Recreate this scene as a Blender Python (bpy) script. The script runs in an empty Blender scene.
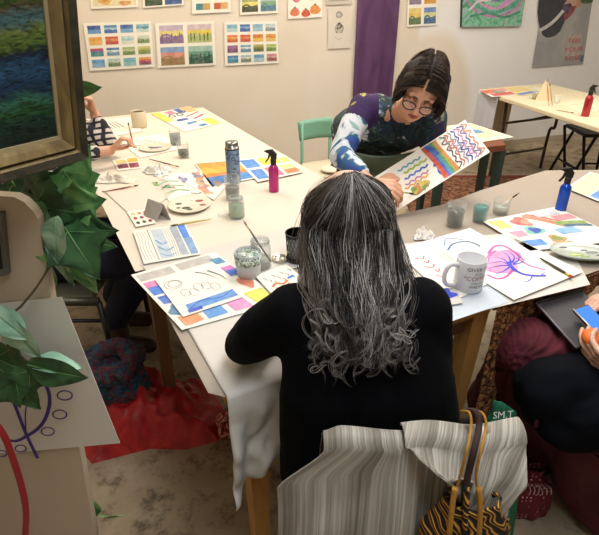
import bpy, bmesh, math, random
from mathutils import Vector, Matrix, Quaternion, noise as mnoise
random.seed(7)
V = Vector
COL = bpy.context.scene.collection
PITCH = math.radians(28.5); F = 520.0; H = 1.56
CP, SP = math.cos(PITCH), math.sin(PITCH)

# ---------- measuring helpers: a pixel of the photo and one known dimension give a real place
def ray(x, y):
    u = (x-299.5)/F; v = (y-267.5)/F
    return V((u, CP-v*SP, -SP-v*CP))
def P(x, y, h=.76):
    d = ray(x, y); return V((0, 0, H)) + d*((h-H)/d.z)
def AT(x, y, Y):
    d = ray(x, y); return V((0, 0, H)) + d*(Y/d.y)
def T(x, y, t): return V((0, 0, H)) + ray(x, y)*t
WK, WC = .357, 4.915           # far wall: y = WC + WK*x
def WALL(x, y, off=0):
    d = ray(x, y); t = (WC-off*1.06)/(d.y-WK*d.x)
    return V((0, 0, H)) + d*t
E1 = V((.887, .462, 0)); E2 = V((-.462, .887, 0)); C0 = V((-.168, .885, 0))
def TB(a, b, h=.76): return C0 + E1*a + E2*b + V((0, 0, h))

# ---------- materials
_m = {}
def lin(hx):
    hx = hx.lstrip('#'); r = [int(hx[i:i+2], 16)/255 for i in (0, 2, 4)]
    return tuple((c/12.92 if c <= .04045 else ((c+.055)/1.055)**2.4) for c in r) + (1,)
def newmat(name):
    m = bpy.data.materials.new(name); m.use_nodes = True
    nt = m.node_tree; b = nt.nodes['Principled BSDF']; return m, nt, b
def N(nt, kind, **kw):
    n = nt.nodes.new(kind)
    for k, v in kw.items():
        if k in n.inputs: n.inputs[k].default_value = v
        else: setattr(n, k, v)
    return n
def coords(nt, sc=(1, 1, 1), rot=(0, 0, 0)):
    tc = N(nt, 'ShaderNodeTexCoord'); mp = N(nt, 'ShaderNodeMapping')
    mp.inputs['Scale'].default_value = sc; mp.inputs['Rotation'].default_value = rot
    nt.links.new(tc.outputs['Object'], mp.inputs['Vector']); return mp.outputs['Vector']
def ramp(nt, fac, stops, interp='LINEAR'):
    r = N(nt, 'ShaderNodeValToRGB'); cr = r.color_ramp; cr.interpolation = interp
    while len(cr.elements) < len(stops): cr.elements.new(.5)
    for e, (p, c) in zip(cr.elements, stops): e.position = p; e.color = lin(c)
    nt.links.new(fac, r.inputs['Fac']); return r.outputs['Color']
def bump(nt, b, h, strength=.3, dist=.01):
    n = N(nt, 'ShaderNodeBump'); n.inputs['Strength'].default_value = strength; n.inputs['Distance'].default_value = dist
    nt.links.new(h, n.inputs['Height']); nt.links.new(n.outputs['Normal'], b.inputs['Normal'])
def mat(c, rough=.6, metal=0, var=.08, scale=12, c2=None, bmp=0, spec=.5, coat=0, name=None):
    key = (c, rough, metal, var, scale, c2, bmp, spec, coat, name)
    if key in _m: return _m[key]
    m, nt, b = newmat(name or 'surface_'+c.strip('#'))
    b.inputs['Roughness'].default_value = rough; b.inputs['Metallic'].default_value = metal
    b.inputs['Specular IOR Level'].default_value = spec; b.inputs['Coat Weight'].default_value = coat
    nz = N(nt, 'ShaderNodeTexNoise', Scale=scale, Detail=4.0)
    nt.links.new(coords(nt), nz.inputs['Vector'])
    a = lin(c)
    if c2: d = lin(c2); s = [(.35, c), (.65, c2)]; col = ramp(nt, nz.outputs['Fac'], s)
    else:
        mx = N(nt, 'ShaderNodeMix', data_type='RGBA')
        mx.inputs['A'].default_value = tuple(x*(1-var) for x in a[:3])+(1,)
        mx.inputs['B'].default_value = tuple(min(1, x*(1+var)) for x in a[:3])+(1,)
        nt.links.new(nz.outputs['Fac'], mx.inputs['Factor']); col = mx.outputs['Result']
    nt.links.new(col, b.inputs['Base Color'])
    if bmp:
        n2 = N(nt, 'ShaderNodeTexNoise', Scale=scale*6, Detail=3.0); nt.links.new(coords(nt), n2.inputs['Vector'])
        bump(nt, b, n2.outputs['Fac'], bmp)
    _m[key] = m; return m
def wc(c):   # water-colour paint: the pigment pools unevenly
    key = ('wc', c)
    if key in _m: return _m[key]
    m, nt, b = newmat('paint_'+c.strip('#')); b.inputs['Roughness'].default_value = .75
    nz = N(nt, 'ShaderNodeTexNoise', Scale=28.0, Detail=5.0, Distortion=.6); nt.links.new(coords(nt), nz.inputs['Vector'])
    a = lin(c); mx = N(nt, 'ShaderNodeMix', data_type='RGBA')
    mx.inputs['A'].default_value = tuple(x*.8 for x in a[:3])+(1,)
    mx.inputs['B'].default_value = tuple(x+(.82-x)*.13 if x < .82 else x for x in a[:3])+(1,)
    r = N(nt, 'ShaderNodeMapRange'); r.inputs['From Min'].default_value = .32; r.inputs['From Max'].default_value = .7
    nt.links.new(nz.outputs['Fac'], r.inputs['Value']); nt.links.new(r.outputs['Result'], mx.inputs['Factor'])
    nt.links.new(mx.outputs['Result'], b.inputs['Base Color']); _m[key] = m; return m
def glass(c='#ffffff', rough=0., name='clear_glass'):
    key = (c, rough, name)
    if key in _m: return _m[key]
    m, nt, b = newmat(name); b.inputs['Base Color'].default_value = lin(c); b.inputs['Roughness'].default_value = .06
    lw = N(nt, 'ShaderNodeLayerWeight', Blend=.35); r = N(nt, 'ShaderNodeMapRange'); r.inputs['To Min'].default_value = .06; r.inputs['To Max'].default_value = .5
    nt.links.new(lw.outputs['Facing'], r.inputs['Value']); nt.links.new(r.outputs['Result'], b.inputs['Alpha'])
    _m[key] = m; return m
def wavy(name, stops, scale=(10, 10, 10), rot=(0, 0, 0), kind='wave', wscale=1., dist=3., rough=.9, bmp=0., detail=3., interp='LINEAR', metal=0):
    m, nt, b = newmat(name); b.inputs['Roughness'].default_value = rough; b.inputs['Metallic'].default_value = metal
    c = coords(nt, scale, rot)
    if kind == 'wave': n = N(nt, 'ShaderNodeTexWave', Scale=wscale, Distortion=dist, Detail=detail)
    elif kind == 'voronoi': n = N(nt, 'ShaderNodeTexVoronoi', Scale=wscale)
    else: n = N(nt, 'ShaderNodeTexNoise', Scale=wscale, Distortion=dist, Detail=detail)
    nt.links.new(c, n.inputs['Vector'])
    o = n.outputs['Distance'] if kind == 'voronoi' else n.outputs['Fac']
    nt.links.new(ramp(nt, o, stops, interp), b.inputs['Base Color'])
    if bmp: bump(nt, b, o, bmp)
    return m

PAPER = mat('#f1eee4', .8, var=.02, name='drawing_paper')
WHITE = mat('#ece9e0', .35, var=.02, name='white_glaze')
BLACK = mat('#0d0d0f', .45, name='black_plastic')
SKIN = mat('#d7a184', .5, var=.09, scale=30, bmp=.04, name='skin_warm')
SKIN2 = mat('#dcae97', .5, var=.07, scale=30, bmp=.04, name='skin_pale')
GLASS = glass()

# ---------- mesh builder
class MB:
    def __init__(s): s.v = []; s.f = []; s.m = []; s.mats = []; s.sm = []
    def mi(s, m):
        if m not in s.mats: s.mats.append(m)
        return s.mats.index(m)
    def add(s, vs, fs, m, smooth=False):
        o = len(s.v); s.v += [tuple(v) for v in vs]; k = s.mi(m)
        for f in fs: s.f.append([i+o for i in f]); s.m.append(k); s.sm.append(smooth)
        return s
    def box(s, c, size, m, rz=0, R=None):
        c = V(c); R = R or Matrix.Rotation(rz, 3, 'Z'); x, y, z = [q/2 for q in size]
        vs = [c + R @ V((a*x, b*y, d*z)) for a in (-1, 1) for b in (-1, 1) for d in (-1, 1)]
        return s.add(vs, [(0, 1, 3, 2), (4, 6, 7, 5), (0, 4, 5, 1), (2, 3, 7, 6), (0, 2, 6, 4), (1, 5, 7, 3)], m)
    def bar(s, p0, p1, w, d, m, w2=None, d2=None, ref=(0, 0, 1)):
        p0, p1 = V(p0), V(p1); a = (p1-p0).normalized(); r = V(ref)
        if abs(a.dot(r)) > .95: r = V((0, 1, 0))
        x = a.cross(r).normalized(); y = x.cross(a); w2 = w2 or w; d2 = d2 or d
        vs = [p0+x*i*w/2+y*j*d/2 for i, j in ((-1, -1), (1, -1), (1, 1), (-1, 1))] + [p1+x*i*w2/2+y*j*d2/2 for i, j in ((-1, -1), (1, -1), (1, 1), (-1, 1))]
        return s.add(vs, [(3, 2, 1, 0), (4, 5, 6, 7)]+[(i, (i+1) % 4, (i+1) % 4+4, i+4) for i in range(4)], m)
    def tube(s, pts, r, m, n=8, cap=True, smooth=True):
        pts = [V(p) for p in pts]; rs = r if isinstance(r, (list, tuple)) else [r]*len(pts)
        vs = []; up = None
        for i, p in enumerate(pts):
            a = (pts[min(i+1, len(pts)-1)]-pts[max(i-1, 0)])
            if a.length < 1e-9: a = V((0, 0, 1))
            a.normalize()
            if up is None: up = V((0, 0, 1)) if abs(a.z) < .9 else V((0, 1, 0))
            x = a.cross(up)
            if x.length < 1e-6: x = a.orthogonal()
            x.normalize(); up = x.cross(a)
            for k in range(n):
                t = 2*math.pi*k/n; vs.append(p + (x*math.cos(t)+up*math.sin(t))*rs[i])
        fs = [(i*n+k, i*n+(k+1) % n, (i+1)*n+(k+1) % n, (i+1)*n+k) for i in range(len(pts)-1) for k in range(n)]
        if cap: fs += [tuple(range(n))[::-1], tuple(range((len(pts)-1)*n, len(pts)*n))]
        return s.add(vs, fs, m, smooth)
    def lathe(s, prof, m, c=(0, 0, 0), n=28, sx=1, sy=1, R=None, smooth=True):
        c = V(c); vs = []
        for r, z in prof:
            for k in range(n):
                t = 2*math.pi*k/n; q = V((r*sx*math.cos(t), r*sy*math.sin(t), z)); vs.append(c+(R @ q if R else q))
        L = len(prof)
        fs = [(i*n+k, i*n+(k+1) % n, (i+1)*n+(k+1) % n, (i+1)*n+k) for i in range(L-1) for k in range(n)]
        if prof[0][0] > 1e-6: fs.append(tuple(range(n))[::-1])
        if prof[-1][0] > 1e-6: fs.append(tuple(range((L-1)*n, L*n)))
        return s.add(vs, fs, m, smooth)
    def prism(s, poly, h, m):        # poly: list of 3D points, extruded by vector h
        n = len(poly); h = V(h); vs = [V(p) for p in poly]+[V(p)+h for p in poly]
        return s.add(vs, [tuple(range(n))[::-1], tuple(range(n, 2*n))]+[(i, (i+1) % n, (i+1) % n+n, i+n) for i in range(n)], m)
    def ell(s, c, r, m, R=None, n=16, k=10):
        prof = [(math.sin(math.pi*i/k), -math.cos(math.pi*i/k)) for i in range(k+1)]; c = V(c); vs = []
        for a, z in prof:
            for j in range(n):
                t = 2*math.pi*j/n; q = V((a*math.cos(t)*r[0], a*math.sin(t)*r[1], z*r[2])); vs.append(c+(R @ q if R else q))
        fs = [(i*n+j, i*n+(j+1) % n, (i+1)*n+(j+1) % n, (i+1)*n+j) for i in range(k) for j in range(n)]
        return s.add(vs, fs, m, True)
    def grid(s, fn, nu, nv, m, smooth=True, mf=None):
        vs = [fn(i/nu, j/nv) for j in range(nv+1) for i in range(nu+1)]
        o = len(s.v); s.v += [tuple(v) for v in vs]
        for j in range(nv):
            for i in range(nu):
                q = j*(nu+1)+i; s.f.append([o+q, o+q+1, o+q+nu+2, o+q+nu+1])
                s.m.append(s.mi(mf(i/nu, j/nv) if mf else m)); s.sm.append(smooth)
        return s
    def cap(s, p0, r0, p1, r1, m, n=14):   # tapered capsule
        p0, p1 = V(p0), V(p1); a = p1-p0; L = a.length; q = V((0, 0, 1)).rotation_difference(a).to_matrix() if L > 1e-6 else Matrix.Identity(3)
        prof = [(r0*math.sin(t), -r0*math.cos(t)) for t in [math.pi/2*i/5 for i in range(6)]]+[(r1*math.cos(t), L+r1*math.sin(t)) for t in [math.pi/2*i/5 for i in range(6)]]
        return s.lathe(prof, m, p0, n, R=q)
    def mesh(s, name, off=V((0, 0, 0))):
        me = bpy.data.meshes.new(name); me.from_pydata([tuple(V(v)-off) for v in s.v], [], s.f)
        for m in s.mats: me.materials.append(m)
        me.polygons.foreach_set('material_index', s.m); me.polygons.foreach_set('use_smooth', s.sm)
        me.validate(); me.update(); return me
    def build(s, name, parent=None, weld=False, bevel=0, subdiv=0, solid=0):
        off = world_loc(parent) if parent else V((0, 0, 0))
        o = bpy.data.objects.new(name, s.mesh(name, off)); COL.objects.link(o); o.parent = parent
        if weld:
            bm = bmesh.new(); bm.from_mesh(o.data); bmesh.ops.remove_doubles(bm, verts=bm.verts, dist=1e-5)
            bmesh.ops.recalc_face_normals(bm, faces=bm.faces); bm.to_mesh(o.data); bm.free()
        if solid: md = o.modifiers.new('solid', 'SOLIDIFY'); md.thickness = solid; md.offset = 0
        if bevel: md = o.modifiers.new('bevel', 'BEVEL'); md.width = bevel; md.segments = 2; md.limit_method = 'ANGLE'
        if subdiv: md = o.modifiers.new('sub', 'SUBSURF'); md.levels = subdiv; md.render_levels = subdiv
        return o
def world_loc(o):
    l = V((0, 0, 0))
    while o is not None: l = l + o.location; o = o.parent
    return l
def thing(name, label, cat, loc, group=None):
    o = bpy.data.objects.new(name, None); COL.objects.link(o); o.location = loc; o.empty_display_size = .05
    return tag(o, label, cat, group)
def tag(o, label, cat, group=None, kind=None):
    o['label'] = label; o['category'] = cat
    if group: o['group'] = group
    if kind: o['kind'] = kind
    return o
def struct(o): o['kind'] = 'structure'; return o
def solo(mb, name, label, cat, group=None, kind=None, **kw):   # a thing that is one mesh, origin at its base centre
    lo = [min(v[i] for v in mb.v) for i in range(3)]; hi = [max(v[i] for v in mb.v) for i in range(3)]
    c = V(((lo[0]+hi[0])/2, (lo[1]+hi[1])/2, lo[2])); mb.v = [tuple(V(v)-c) for v in mb.v]
    o = mb.build(name, **kw); o.location = c; return tag(o, label, cat, group, kind)
def smoothstep(a, b, x):
    t = max(0, min(1, (x-a)/(b-a))); return t*t*(3-2*t)
def spline(pts, n):
    pts = [V(p) for p in pts]; q = [pts[0]*2-pts[1]]+pts+[pts[-1]*2-pts[-2]]; out = []
    S = len(pts)-1
    for i in range(n+1):
        x = i/n*S; k = min(int(x), S-1); t = x-k; a, b, c, d = q[k:k+4]
        out.append(.5*((2*b)+(c-a)*t+(2*a-5*b+4*c-d)*t*t+(3*b-a-3*c+d)*t**3))
    return out
def blob(name, prims, m, parent, voxel=.006, smooth=8, disp=None, matf=None):   # overlapping tapered limbs fused into ONE continuous skin
    mb = MB()
    for p in prims:
        if p[0] == 'c': mb.cap(p[1], p[2], p[3], p[4], m)
        else: mb.ell(p[1], p[2], m, p[3] if len(p) > 3 else None, 20, 12)
    off = world_loc(parent) if parent else V((0, 0, 0))
    tmp = bpy.data.objects.new('tmp', mb.mesh('tmp', off)); COL.objects.link(tmp)
    bm = bmesh.new(); bm.from_mesh(tmp.data); bmesh.ops.remove_doubles(bm, verts=bm.verts, dist=1e-6); bm.to_mesh(tmp.data); bm.free()
    r = tmp.modifiers.new('r', 'REMESH'); r.mode = 'VOXEL'; r.voxel_size = voxel
    sm = tmp.modifiers.new('s', 'SMOOTH'); sm.factor = .5; sm.iterations = smooth
    dg = bpy.context.evaluated_depsgraph_get(); ev = tmp.evaluated_get(dg)
    me = bpy.data.meshes.new_from_object(ev); me.name = name
    bpy.data.objects.remove(tmp)
    if disp:
        nn = [v.normal.copy() for v in me.vertices]
        for v, n in zip(me.vertices, nn): v.co = V(v.co) + disp(V(v.co)+off, n)
    me.materials.clear(); mats = [m] if not matf else matf[0]
    for q in mats: me.materials.append(q)
    if matf:
        for p in me.polygons: p.material_index = matf[1](p.center+off)
    me.polygons.foreach_set('use_smooth', [True]*len(me.polygons)); me.update()
    o = bpy.data.objects.new(name, me); COL.objects.link(o); o.parent = parent; return o
def copy_tree(o, parent=None):
    c = o.copy(); COL.objects.link(c); c.parent = parent
    for ch in [x for x in bpy.data.objects if x.parent == o]: copy_tree(ch, c)
    return c
def text(mb, s, size, fn, m, align='CENTER'):   # lettering as flat shapes, placed by fn(x, y)
    cu = bpy.data.curves.new('t', 'FONT'); cu.body = s; cu.size = size; cu.align_x = align; cu.resolution_u = 2
    o = bpy.data.objects.new('t', cu); COL.objects.link(o)
    me = bpy.data.meshes.new_from_object(o.evaluated_get(bpy.context.evaluated_depsgraph_get()))
    mb.add([fn(v.co.x, v.co.y) for v in me.vertices], [list(p.vertices) for p in me.polygons], m)
    bpy.data.objects.remove(o)

# ---------- a sheet of paper with what is painted on it
class Sheet:
    def __init__(s, c, paper=PAPER, curl=None, th=.0012, nu=8, nv=8):
        s.c = [V(p) for p in c]; s.n = -((s.c[1]-s.c[0]).cross(s.c[3]-s.c[0])).normalized()
        s.curl = curl; s.mb = MB()
        s.mb.grid(lambda u, v: s.S(u, v, th/2), nu, nv, paper)
        s.mb.grid(lambda u, v: s.S(1-u, v, -th/2), nu, nv, paper)
        k = 8                                       # the cut edge
        for a, b in (((0, 0), (1, 0)), ((1, 0), (1, 1)), ((1, 1), (0, 1)), ((0, 1), (0, 0))):
            s.mb.grid(lambda u, v: s.S(a[0]+(b[0]-a[0])*u, a[1]+(b[1]-a[1])*u, th*(.5-v)), k, 1, paper)
        s.th = th; s.k = 0
    def S(s, u, v, off=0):
        a, b, c, d = s.c; p = a*(1-u)*(1-v)+b*u*(1-v)+c*u*v+d*(1-u)*v
        z = s.curl(u, v) if s.curl else 0
        return p + s.n*(z+off)
    def lay(s): s.k += 1; return s.th/2+.0005+.00006*s.k
    def rect(s, u0, v0, u1, v1, c, j=.0, n=4):
        o = s.lay(); R = random.random; q = [(u0+j*R(), v0+j*R()), (u1-j*R(), v0+j*R()), (u1-j*R(), v1-j*R()), (u0+j*R(), v1-j*R())]
        def fn(a, b):
            x = [q[0][i]*(1-a)*(1-b)+q[1][i]*a*(1-b)+q[2][i]*a*b+q[3][i]*(1-a)*b for i in (0, 1)]; return s.S(x[0], x[1], o)
        s.mb.grid(fn, n, n, c if not isinstance(c, str) else wc(c)); return s
    def blob(s, u, v, ru, rv, c, wob=.15, ring=0, rot=0):
        o = s.lay(); n = 22; ph = random.random()*9; cm = c if not isinstance(c, str) else wc(c)
        def pt(t, q):
            w = 1+wob*math.sin(3*t+ph)+wob*.5*math.sin(5*t+2*ph); x = ru*q*w*math.cos(t); y = rv*q*w*math.sin(t)
            return s.S(u+x*math.cos(rot)-y*math.sin(rot), v+x*math.sin(rot)+y*math.cos(rot), o)
        s.mb.grid(lambda a, b: pt(2*math.pi*a, ring+(1-ring)*b), n, 3, cm); return s
    def stroke(s, pts, w, c, n=None, taper=False):
        o = s.lay(); pts = spline([V((p[0], p[1], 0)) for p in pts], n or max(8, len(pts)*4)); L = len(pts); vs = []
        au = (s.c[1]-s.c[0]).length; av = (s.c[3]-s.c[0]).length
        for i, p in enumerate(pts):
            d = pts[min(i+1, L-1)]-pts[max(i-1, 0)]; d = V((d.x*au, d.y*av, 0)); d.normalize() if d.length > 0 else None
            ww = w/2*(1 if not taper else (1-.85*i/(L-1))); x, y = -d.y*ww/au, d.x*ww/av
            vs += [s.S(p.x+x, p.y+y, o), s.S(p.x-x, p.y-y, o)]
        s.mb.add(vs, [(2*i, 2*i+1, 2*i+3, 2*i+2) for i in range(L-1)], c if not isinstance(c, str) else wc(c)); return s
    def px(s, x, y):     # where on the sheet a point seen at (x, y) lies
        a, b, c, d = s.c; o = V((0, 0, H)); r = ray(x, y); t = (a-o).dot(s.n)/r.dot(s.n); p = o+r*t; u = v = .5
        for _ in range(12):
            q = a*(1-u)*(1-v)+b*u*(1-v)+c*u*v+d*(1-u)*v; e = p-q; du = (b-a)*(1-v)+(c-d)*v; dv = (d-a)*(1-u)+(c-b)*u
            A, B, D = du.dot(du), du.dot(dv), dv.dot(dv); k = A*D-B*B; eu, ev = e.dot(du), e.dot(dv); u += (D*eu-B*ev)/k; v += (A*ev-B*eu)/k
        return (u, v)
    def scene(s, u0, v0, u1, v1, sky, mid, land, dark=None):   # a small landscape
        h = v1-v0; s.rect(u0, v0, u1, v0+h*.36, sky); s.rect(u0, v0+h*.3, u1, v0+h*.68, mid); s.rect(u0, v0+h*.62, u1, v1, land)
        w = u1-u0; s.stroke([(u0+w*.03, v0+h*.62), (u0+w*.3, v0+h*.5), (u0+w*.6, v0+h*.66), (u1-w*.03, v0+h*.55)], .1*h*(s.c[3]-s.c[0]).length, land)
        if dark:
            for k in range(5):
                x = u0+w*(.1+.18*k+.05*random.random()); s.stroke([(x, v0+h*(.35+.2*random.random())), (x, v0+h*.9)], w*.05*(s.c[1]-s.c[0]).length, dark)
        return s
    def done(s, name, label, cat, group=None, kind=None): return solo(s.mb, name, label, cat, group, kind)
# ================= THE SETTING
def floor_mat():
    m, nt, b = newmat('worn_floor'); b.inputs['Roughness'].default_value = .75
    c = coords(nt); n1 = N(nt, 'ShaderNodeTexNoise', Scale=1.6, Detail=8.0, Roughness=.7); nt.links.new(c, n1.inputs['Vector'])
    n2 = N(nt, 'ShaderNodeTexNoise', Scale=9.0, Detail=8.0, Roughness=.75); nt.links.new(c, n2.inputs['Vector'])
    a = ramp(nt, n1.outputs['Fac'], [(.3, '#8d7c64'), (.5, '#a8987f'), (.7, '#b9ad9a')])
    d = ramp(nt, n2.outputs['Fac'], [(.36, '#4c4136'), (.5, '#ffffff')])
    mx = N(nt, 'ShaderNodeMix', data_type='RGBA', blend_type='MULTIPLY'); mx.inputs['Factor'].default_value = .75
    nt.links.new(a, mx.inputs['A']); nt.links.new(d, mx.inputs['B']); nt.links.new(mx.outputs['Result'], b.inputs['Base Color'])
    bump(nt, b, n2.outputs['Fac'], .15); return m
def wall_mat():
    m, nt, b = newmat('patched_wall_paint'); b.inputs['Roughness'].default_value = .8
    c = coords(nt); n1 = N(nt, 'ShaderNodeTexNoise', Scale=1.3, Detail=3.0, Distortion=.4); nt.links.new(c, n1.inputs['Vector'])
    a = ramp(nt, n1.outputs['Fac'], [(.3, '#dcd2c2'), (.45, '#e2d8c9'), (.6, '#e6ddd0')])
    w = ramp(nt, n1.outputs['Fac'], [(.3, '#e8e8e8'), (.7, '#f0f0f1')])
    # white repaint: its own edge, right of the purple cloth and above a beige hump
    sx = N(nt, 'ShaderNodeSeparateXYZ'); nt.links.new(c, sx.inputs['Vector'])
    def mth(op, x, y=None):
        n = N(nt, 'ShaderNodeMath', operation=op)
        for i, q in enumerate((x, y)):
            if q is None: continue
            if isinstance(q, (int, float)): n.inputs[i].default_value = q
            else: nt.links.new(q, n.inputs[i])
        return n.outputs[0]
    X, Z = sx.outputs['X'], sx.outputs['Z']
    n3 = N(nt, 'ShaderNodeTexNoise', Scale=4.0); nt.links.new(c, n3.inputs['Vector'])
    wob = mth('MULTIPLY', mth('SUBTRACT', n3.outputs['Fac'], .5), .12)
    right = mth('MULTIPLY', mth('SUBTRACT', mth('ADD', X, wob), 1.16), 22); right = mth('MINIMUM', mth('MAXIMUM', right, 0), 1)
    dx = mth('MULTIPLY', mth('SUBTRACT', X, 1.38), 2.3); dz = mth('MULTIPLY', mth('SUBTRACT', Z, .38), 1.4)
    rr = mth('ADD', mth('MULTIPLY', dx, dx), mth('MULTIPLY', dz, dz))
    hump = mth('MINIMUM', mth('MAXIMUM', mth('MULTIPLY', mth('SUBTRACT', mth('ADD', rr, wob), 1), 2.2), 0), 1)
    mx = N(nt, 'ShaderNodeMix', data_type='RGBA'); nt.links.new(mth('MULTIPLY', right, hump), mx.inputs['Factor'])
    nt.links.new(a, mx.inputs['A']); nt.links.new(w, mx.inputs['B']); nt.links.new(mx.outputs['Result'], b.inputs['Base Color'])
    n4 = N(nt, 'ShaderNodeTexNoise', Scale=60.0, Detail=3.0); nt.links.new(c, n4.inputs['Vector']); bump(nt, b, n4.outputs['Fac'], .06)
    return m
FLOOR, WALLM = floor_mat(), wall_mat(); WPLAIN = mat('#ded6c8', .8, var=.04, scale=2, name='plain_wall_paint')
wd = V((1, WK, 0)).normalized(); wn = V((WK, -1, 0)).normalized()    # along the far wall / out of it
def slab(name, a, b, m, h=2.75, th=.1, back=None):
    a, b = V(a), V(b); d = (b-a).normalized(); n = V((-d.y, d.x, 0))*th
    return struct(MB().prism([a, b, b+n, a+n], (0, 0, h), m).build(name))
wx0, wx1 = -2.6, 4.4
A_ = V((wx0, WC+WK*wx0, 0)); B_ = V((wx1, WC+WK*wx1, 0))
back = MB().prism([(0, 0, 0), ((B_-A_).length, 0, 0), ((B_-A_).length, .1, 0), (0, .1, 0)], (0, 0, 2.75), WALLM).build('wall_back')
# wall-local origin sits where the wall crosses x = 0, so the paint patch keeps its place
ox = (V((0, WC, 0))-A_).length
for v in back.data.vertices: v.co.x -= ox
back.location = (0, WC, 0); back.rotation_euler.z = math.atan2(wd.y, wd.x); struct(back)
L_ = V((-2.6, -1.6, 0)); R_ = V((4.4, -1.6, 0))
slab('wall_left', L_, A_, WPLAIN); slab('wall_right', B_, R_, WPLAIN); slab('wall_front', R_, L_, WPLAIN)
struct(MB().prism([L_, R_, B_, A_], (0, 0, -.08), FLOOR).build('floor'))
struct(MB().prism([L_+V((0, 0, 2.75)), R_+V((0, 0, 2.75)), B_+V((0, 0, 2.75)), A_+V((0, 0, 2.75))], (0, 0, .08), WPLAIN).build('ceiling'))
# low dark line where wall and floor meet
bb = MB(); a0 = A_+wn*.004; b0 = B_+wn*.004
bb.prism([a0, b0, b0+wn*.012, a0+wn*.012], (0, 0, .05), mat('#b9ab98', .6, name='baseboard_paint')); struct(bb.build('baseboard_back'))

# ceiling lights
def ceiling_light(x, y, label, power, col, sx=.62, sy=1.2, em=3):
    t = thing('ceiling_light', label, 'ceiling light', (x, y, 2.68), 'light panels in the ceiling')
    f = MB(); fm = mat('#dddddd', .4, name='light_frame')
    for s in (-1, 1): f.box((x+s*sx/2, y, 2.705), (.03, sy+.03, .08), fm); f.box((x, y+s*sy/2, 2.705), (sx+.03, .03, .08), fm)
    f.build('frame', t)
    em_, nt, b = newmat('light_diffuser'); b.inputs['Emission Color'].default_value = col+(1,); b.inputs['Emission Strength'].default_value = em
    MB().box((x, y, 2.70), (sx-.03, sy-.03, .01), em_).build('diffuser', t)
    l = bpy.data.lights.new('lamp', 'AREA'); l.shape = 'RECTANGLE'; l.size = sx-.04; l.size_y = sy-.04; l.energy = power; l.color = col
    o = bpy.data.objects.new('lamp', l); COL.objects.link(o); o.parent = t; o.location = (0, 0, -.005)
LIGHTS = [(-1.0, 3.3, 'ceiling light panel over the far end of the left table', 18, (1, .86, .66)),
          (.55, 2.0, 'ceiling light panel over the middle of the room', 20, (1, .94, .86)),
          (2.3, 3.3, 'ceiling light panel over the folding table', 32, (1, .93, .84)),
          (.5, 4.0, 'added light panel that brightens the far wall', 17, (1, .92, .80)),  # extra panel, added only to brighten the far wall
          (.35, .35, 'ceiling light panel over the draped chair', 16, (.9, .95, 1.))]
for a in LIGHTS: ceiling_light(*a)

# ================= TABLES
def wood(name, c1, c2, sc=(2, 2, 30), rough=.5):
    return wavy(name, [(.2, c1), (.8, c2)], sc, kind='noise', wscale=3., dist=.8, rough=rough, bmp=.05)
HONEY = wood('honey_wood', '#a8793c', '#c09050', (30, 30, 3)); BROWN = wood('brown_wood', '#5f4128', '#7c5838', (30, 30, 3))
REDWOOD = wood('red_brown_wood', '#6d3a26', '#8a5236', (3, 30, 30))
COVER = mat('#dfd6c8', .85, var=.03, scale=5, bmp=.04, name='cream_table_paper')
KRAFT = mat('#a99d90', .85, var=.06, scale=6, bmp=.05, name='taupe_table_paper')
PLAINSHEET = mat('#d3cfc8', .6, var=.03, scale=6, bmp=.03, name='white_sheet')

def leg(mb, p, w, h, m, taper=.75):
    p = V(p); mb.bar(p+V((0, 0, h)), p, w, w, m, w*taper, w*taper, ref=(E1.x, E1.y, 0)); return mb
t = thing('work_table', 'long table at the left under cream paper, running back to the papered wall', 'table', TB(.45, 1.9, 0))
MB().prism([TB(-.04, .67, .73), TB(.92, .67, .73), TB(.92, 2.98, .73), TB(-.04, 2.98, .73)], (0, 0, .026), BROWN).build('tabletop', t)
for a, b in ((.02, .8), (.86, .8), (.02, 2.9), (.86, 2.9)): leg(MB(), TB(a, b, 0), .05, .73, BROWN).build('leg', t)
ap = MB()
for a0_, b0_, a1_, b1_ in ((0, .8, 0, 2.9), (.88, .8, .88, 2.9)): ap.bar(TB(a0_, b0_, .69), TB(a1_, b1_, .69), .02, .08, BROWN)
ap.build('apron', t)
t = thing('side_table', 'small wooden table with honey coloured legs where the grey haired person sits', 'table', TB(.36, .36, 0))
MB().prism([TB(0, 0, .73), TB(.81, 0, .73), TB(.81, .65, .73), TB(0, .65, .73)], (0, 0, .026), HONEY).build('tabletop', t)
for a, b, m in ((.085, .05, HONEY), (.79, .04, HONEY), (.30, .60, BROWN), (.77, .60, HONEY)): MB().bar(TB(a, b, .73), TB(a-.035*(a > .5), b, 0), .06, .06, m, .04, .04, ref=(E1.x, E1.y, 0)).build('leg', t)
ap = MB(); ap.bar(TB(.04, .05, .69), TB(.77, .05, .69), .02, .08, BROWN); ap.bar(TB(.03, .60, .69), TB(.77, .60, .69), .02, .08, BROWN); ap.build('apron', t)
t = thing('side_table', 'table at the right under the octopus-armed tree painting, hung with patterned cloth', 'table', TB(1.25, .36, 0))
MB().prism([TB(.825, 0, .73), TB(2.15, 0, .73), TB(2.15, .63, .73), TB(.825, .63, .73)], (0, 0, .026), BROWN).build('tabletop', t)
for a, b in ((1.02, .1), (2.05, .1), (1.02, .56), (2.05, .56)): leg(MB(), TB(a, b, 0), .05, .73, BROWN).build('leg', t)

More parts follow.
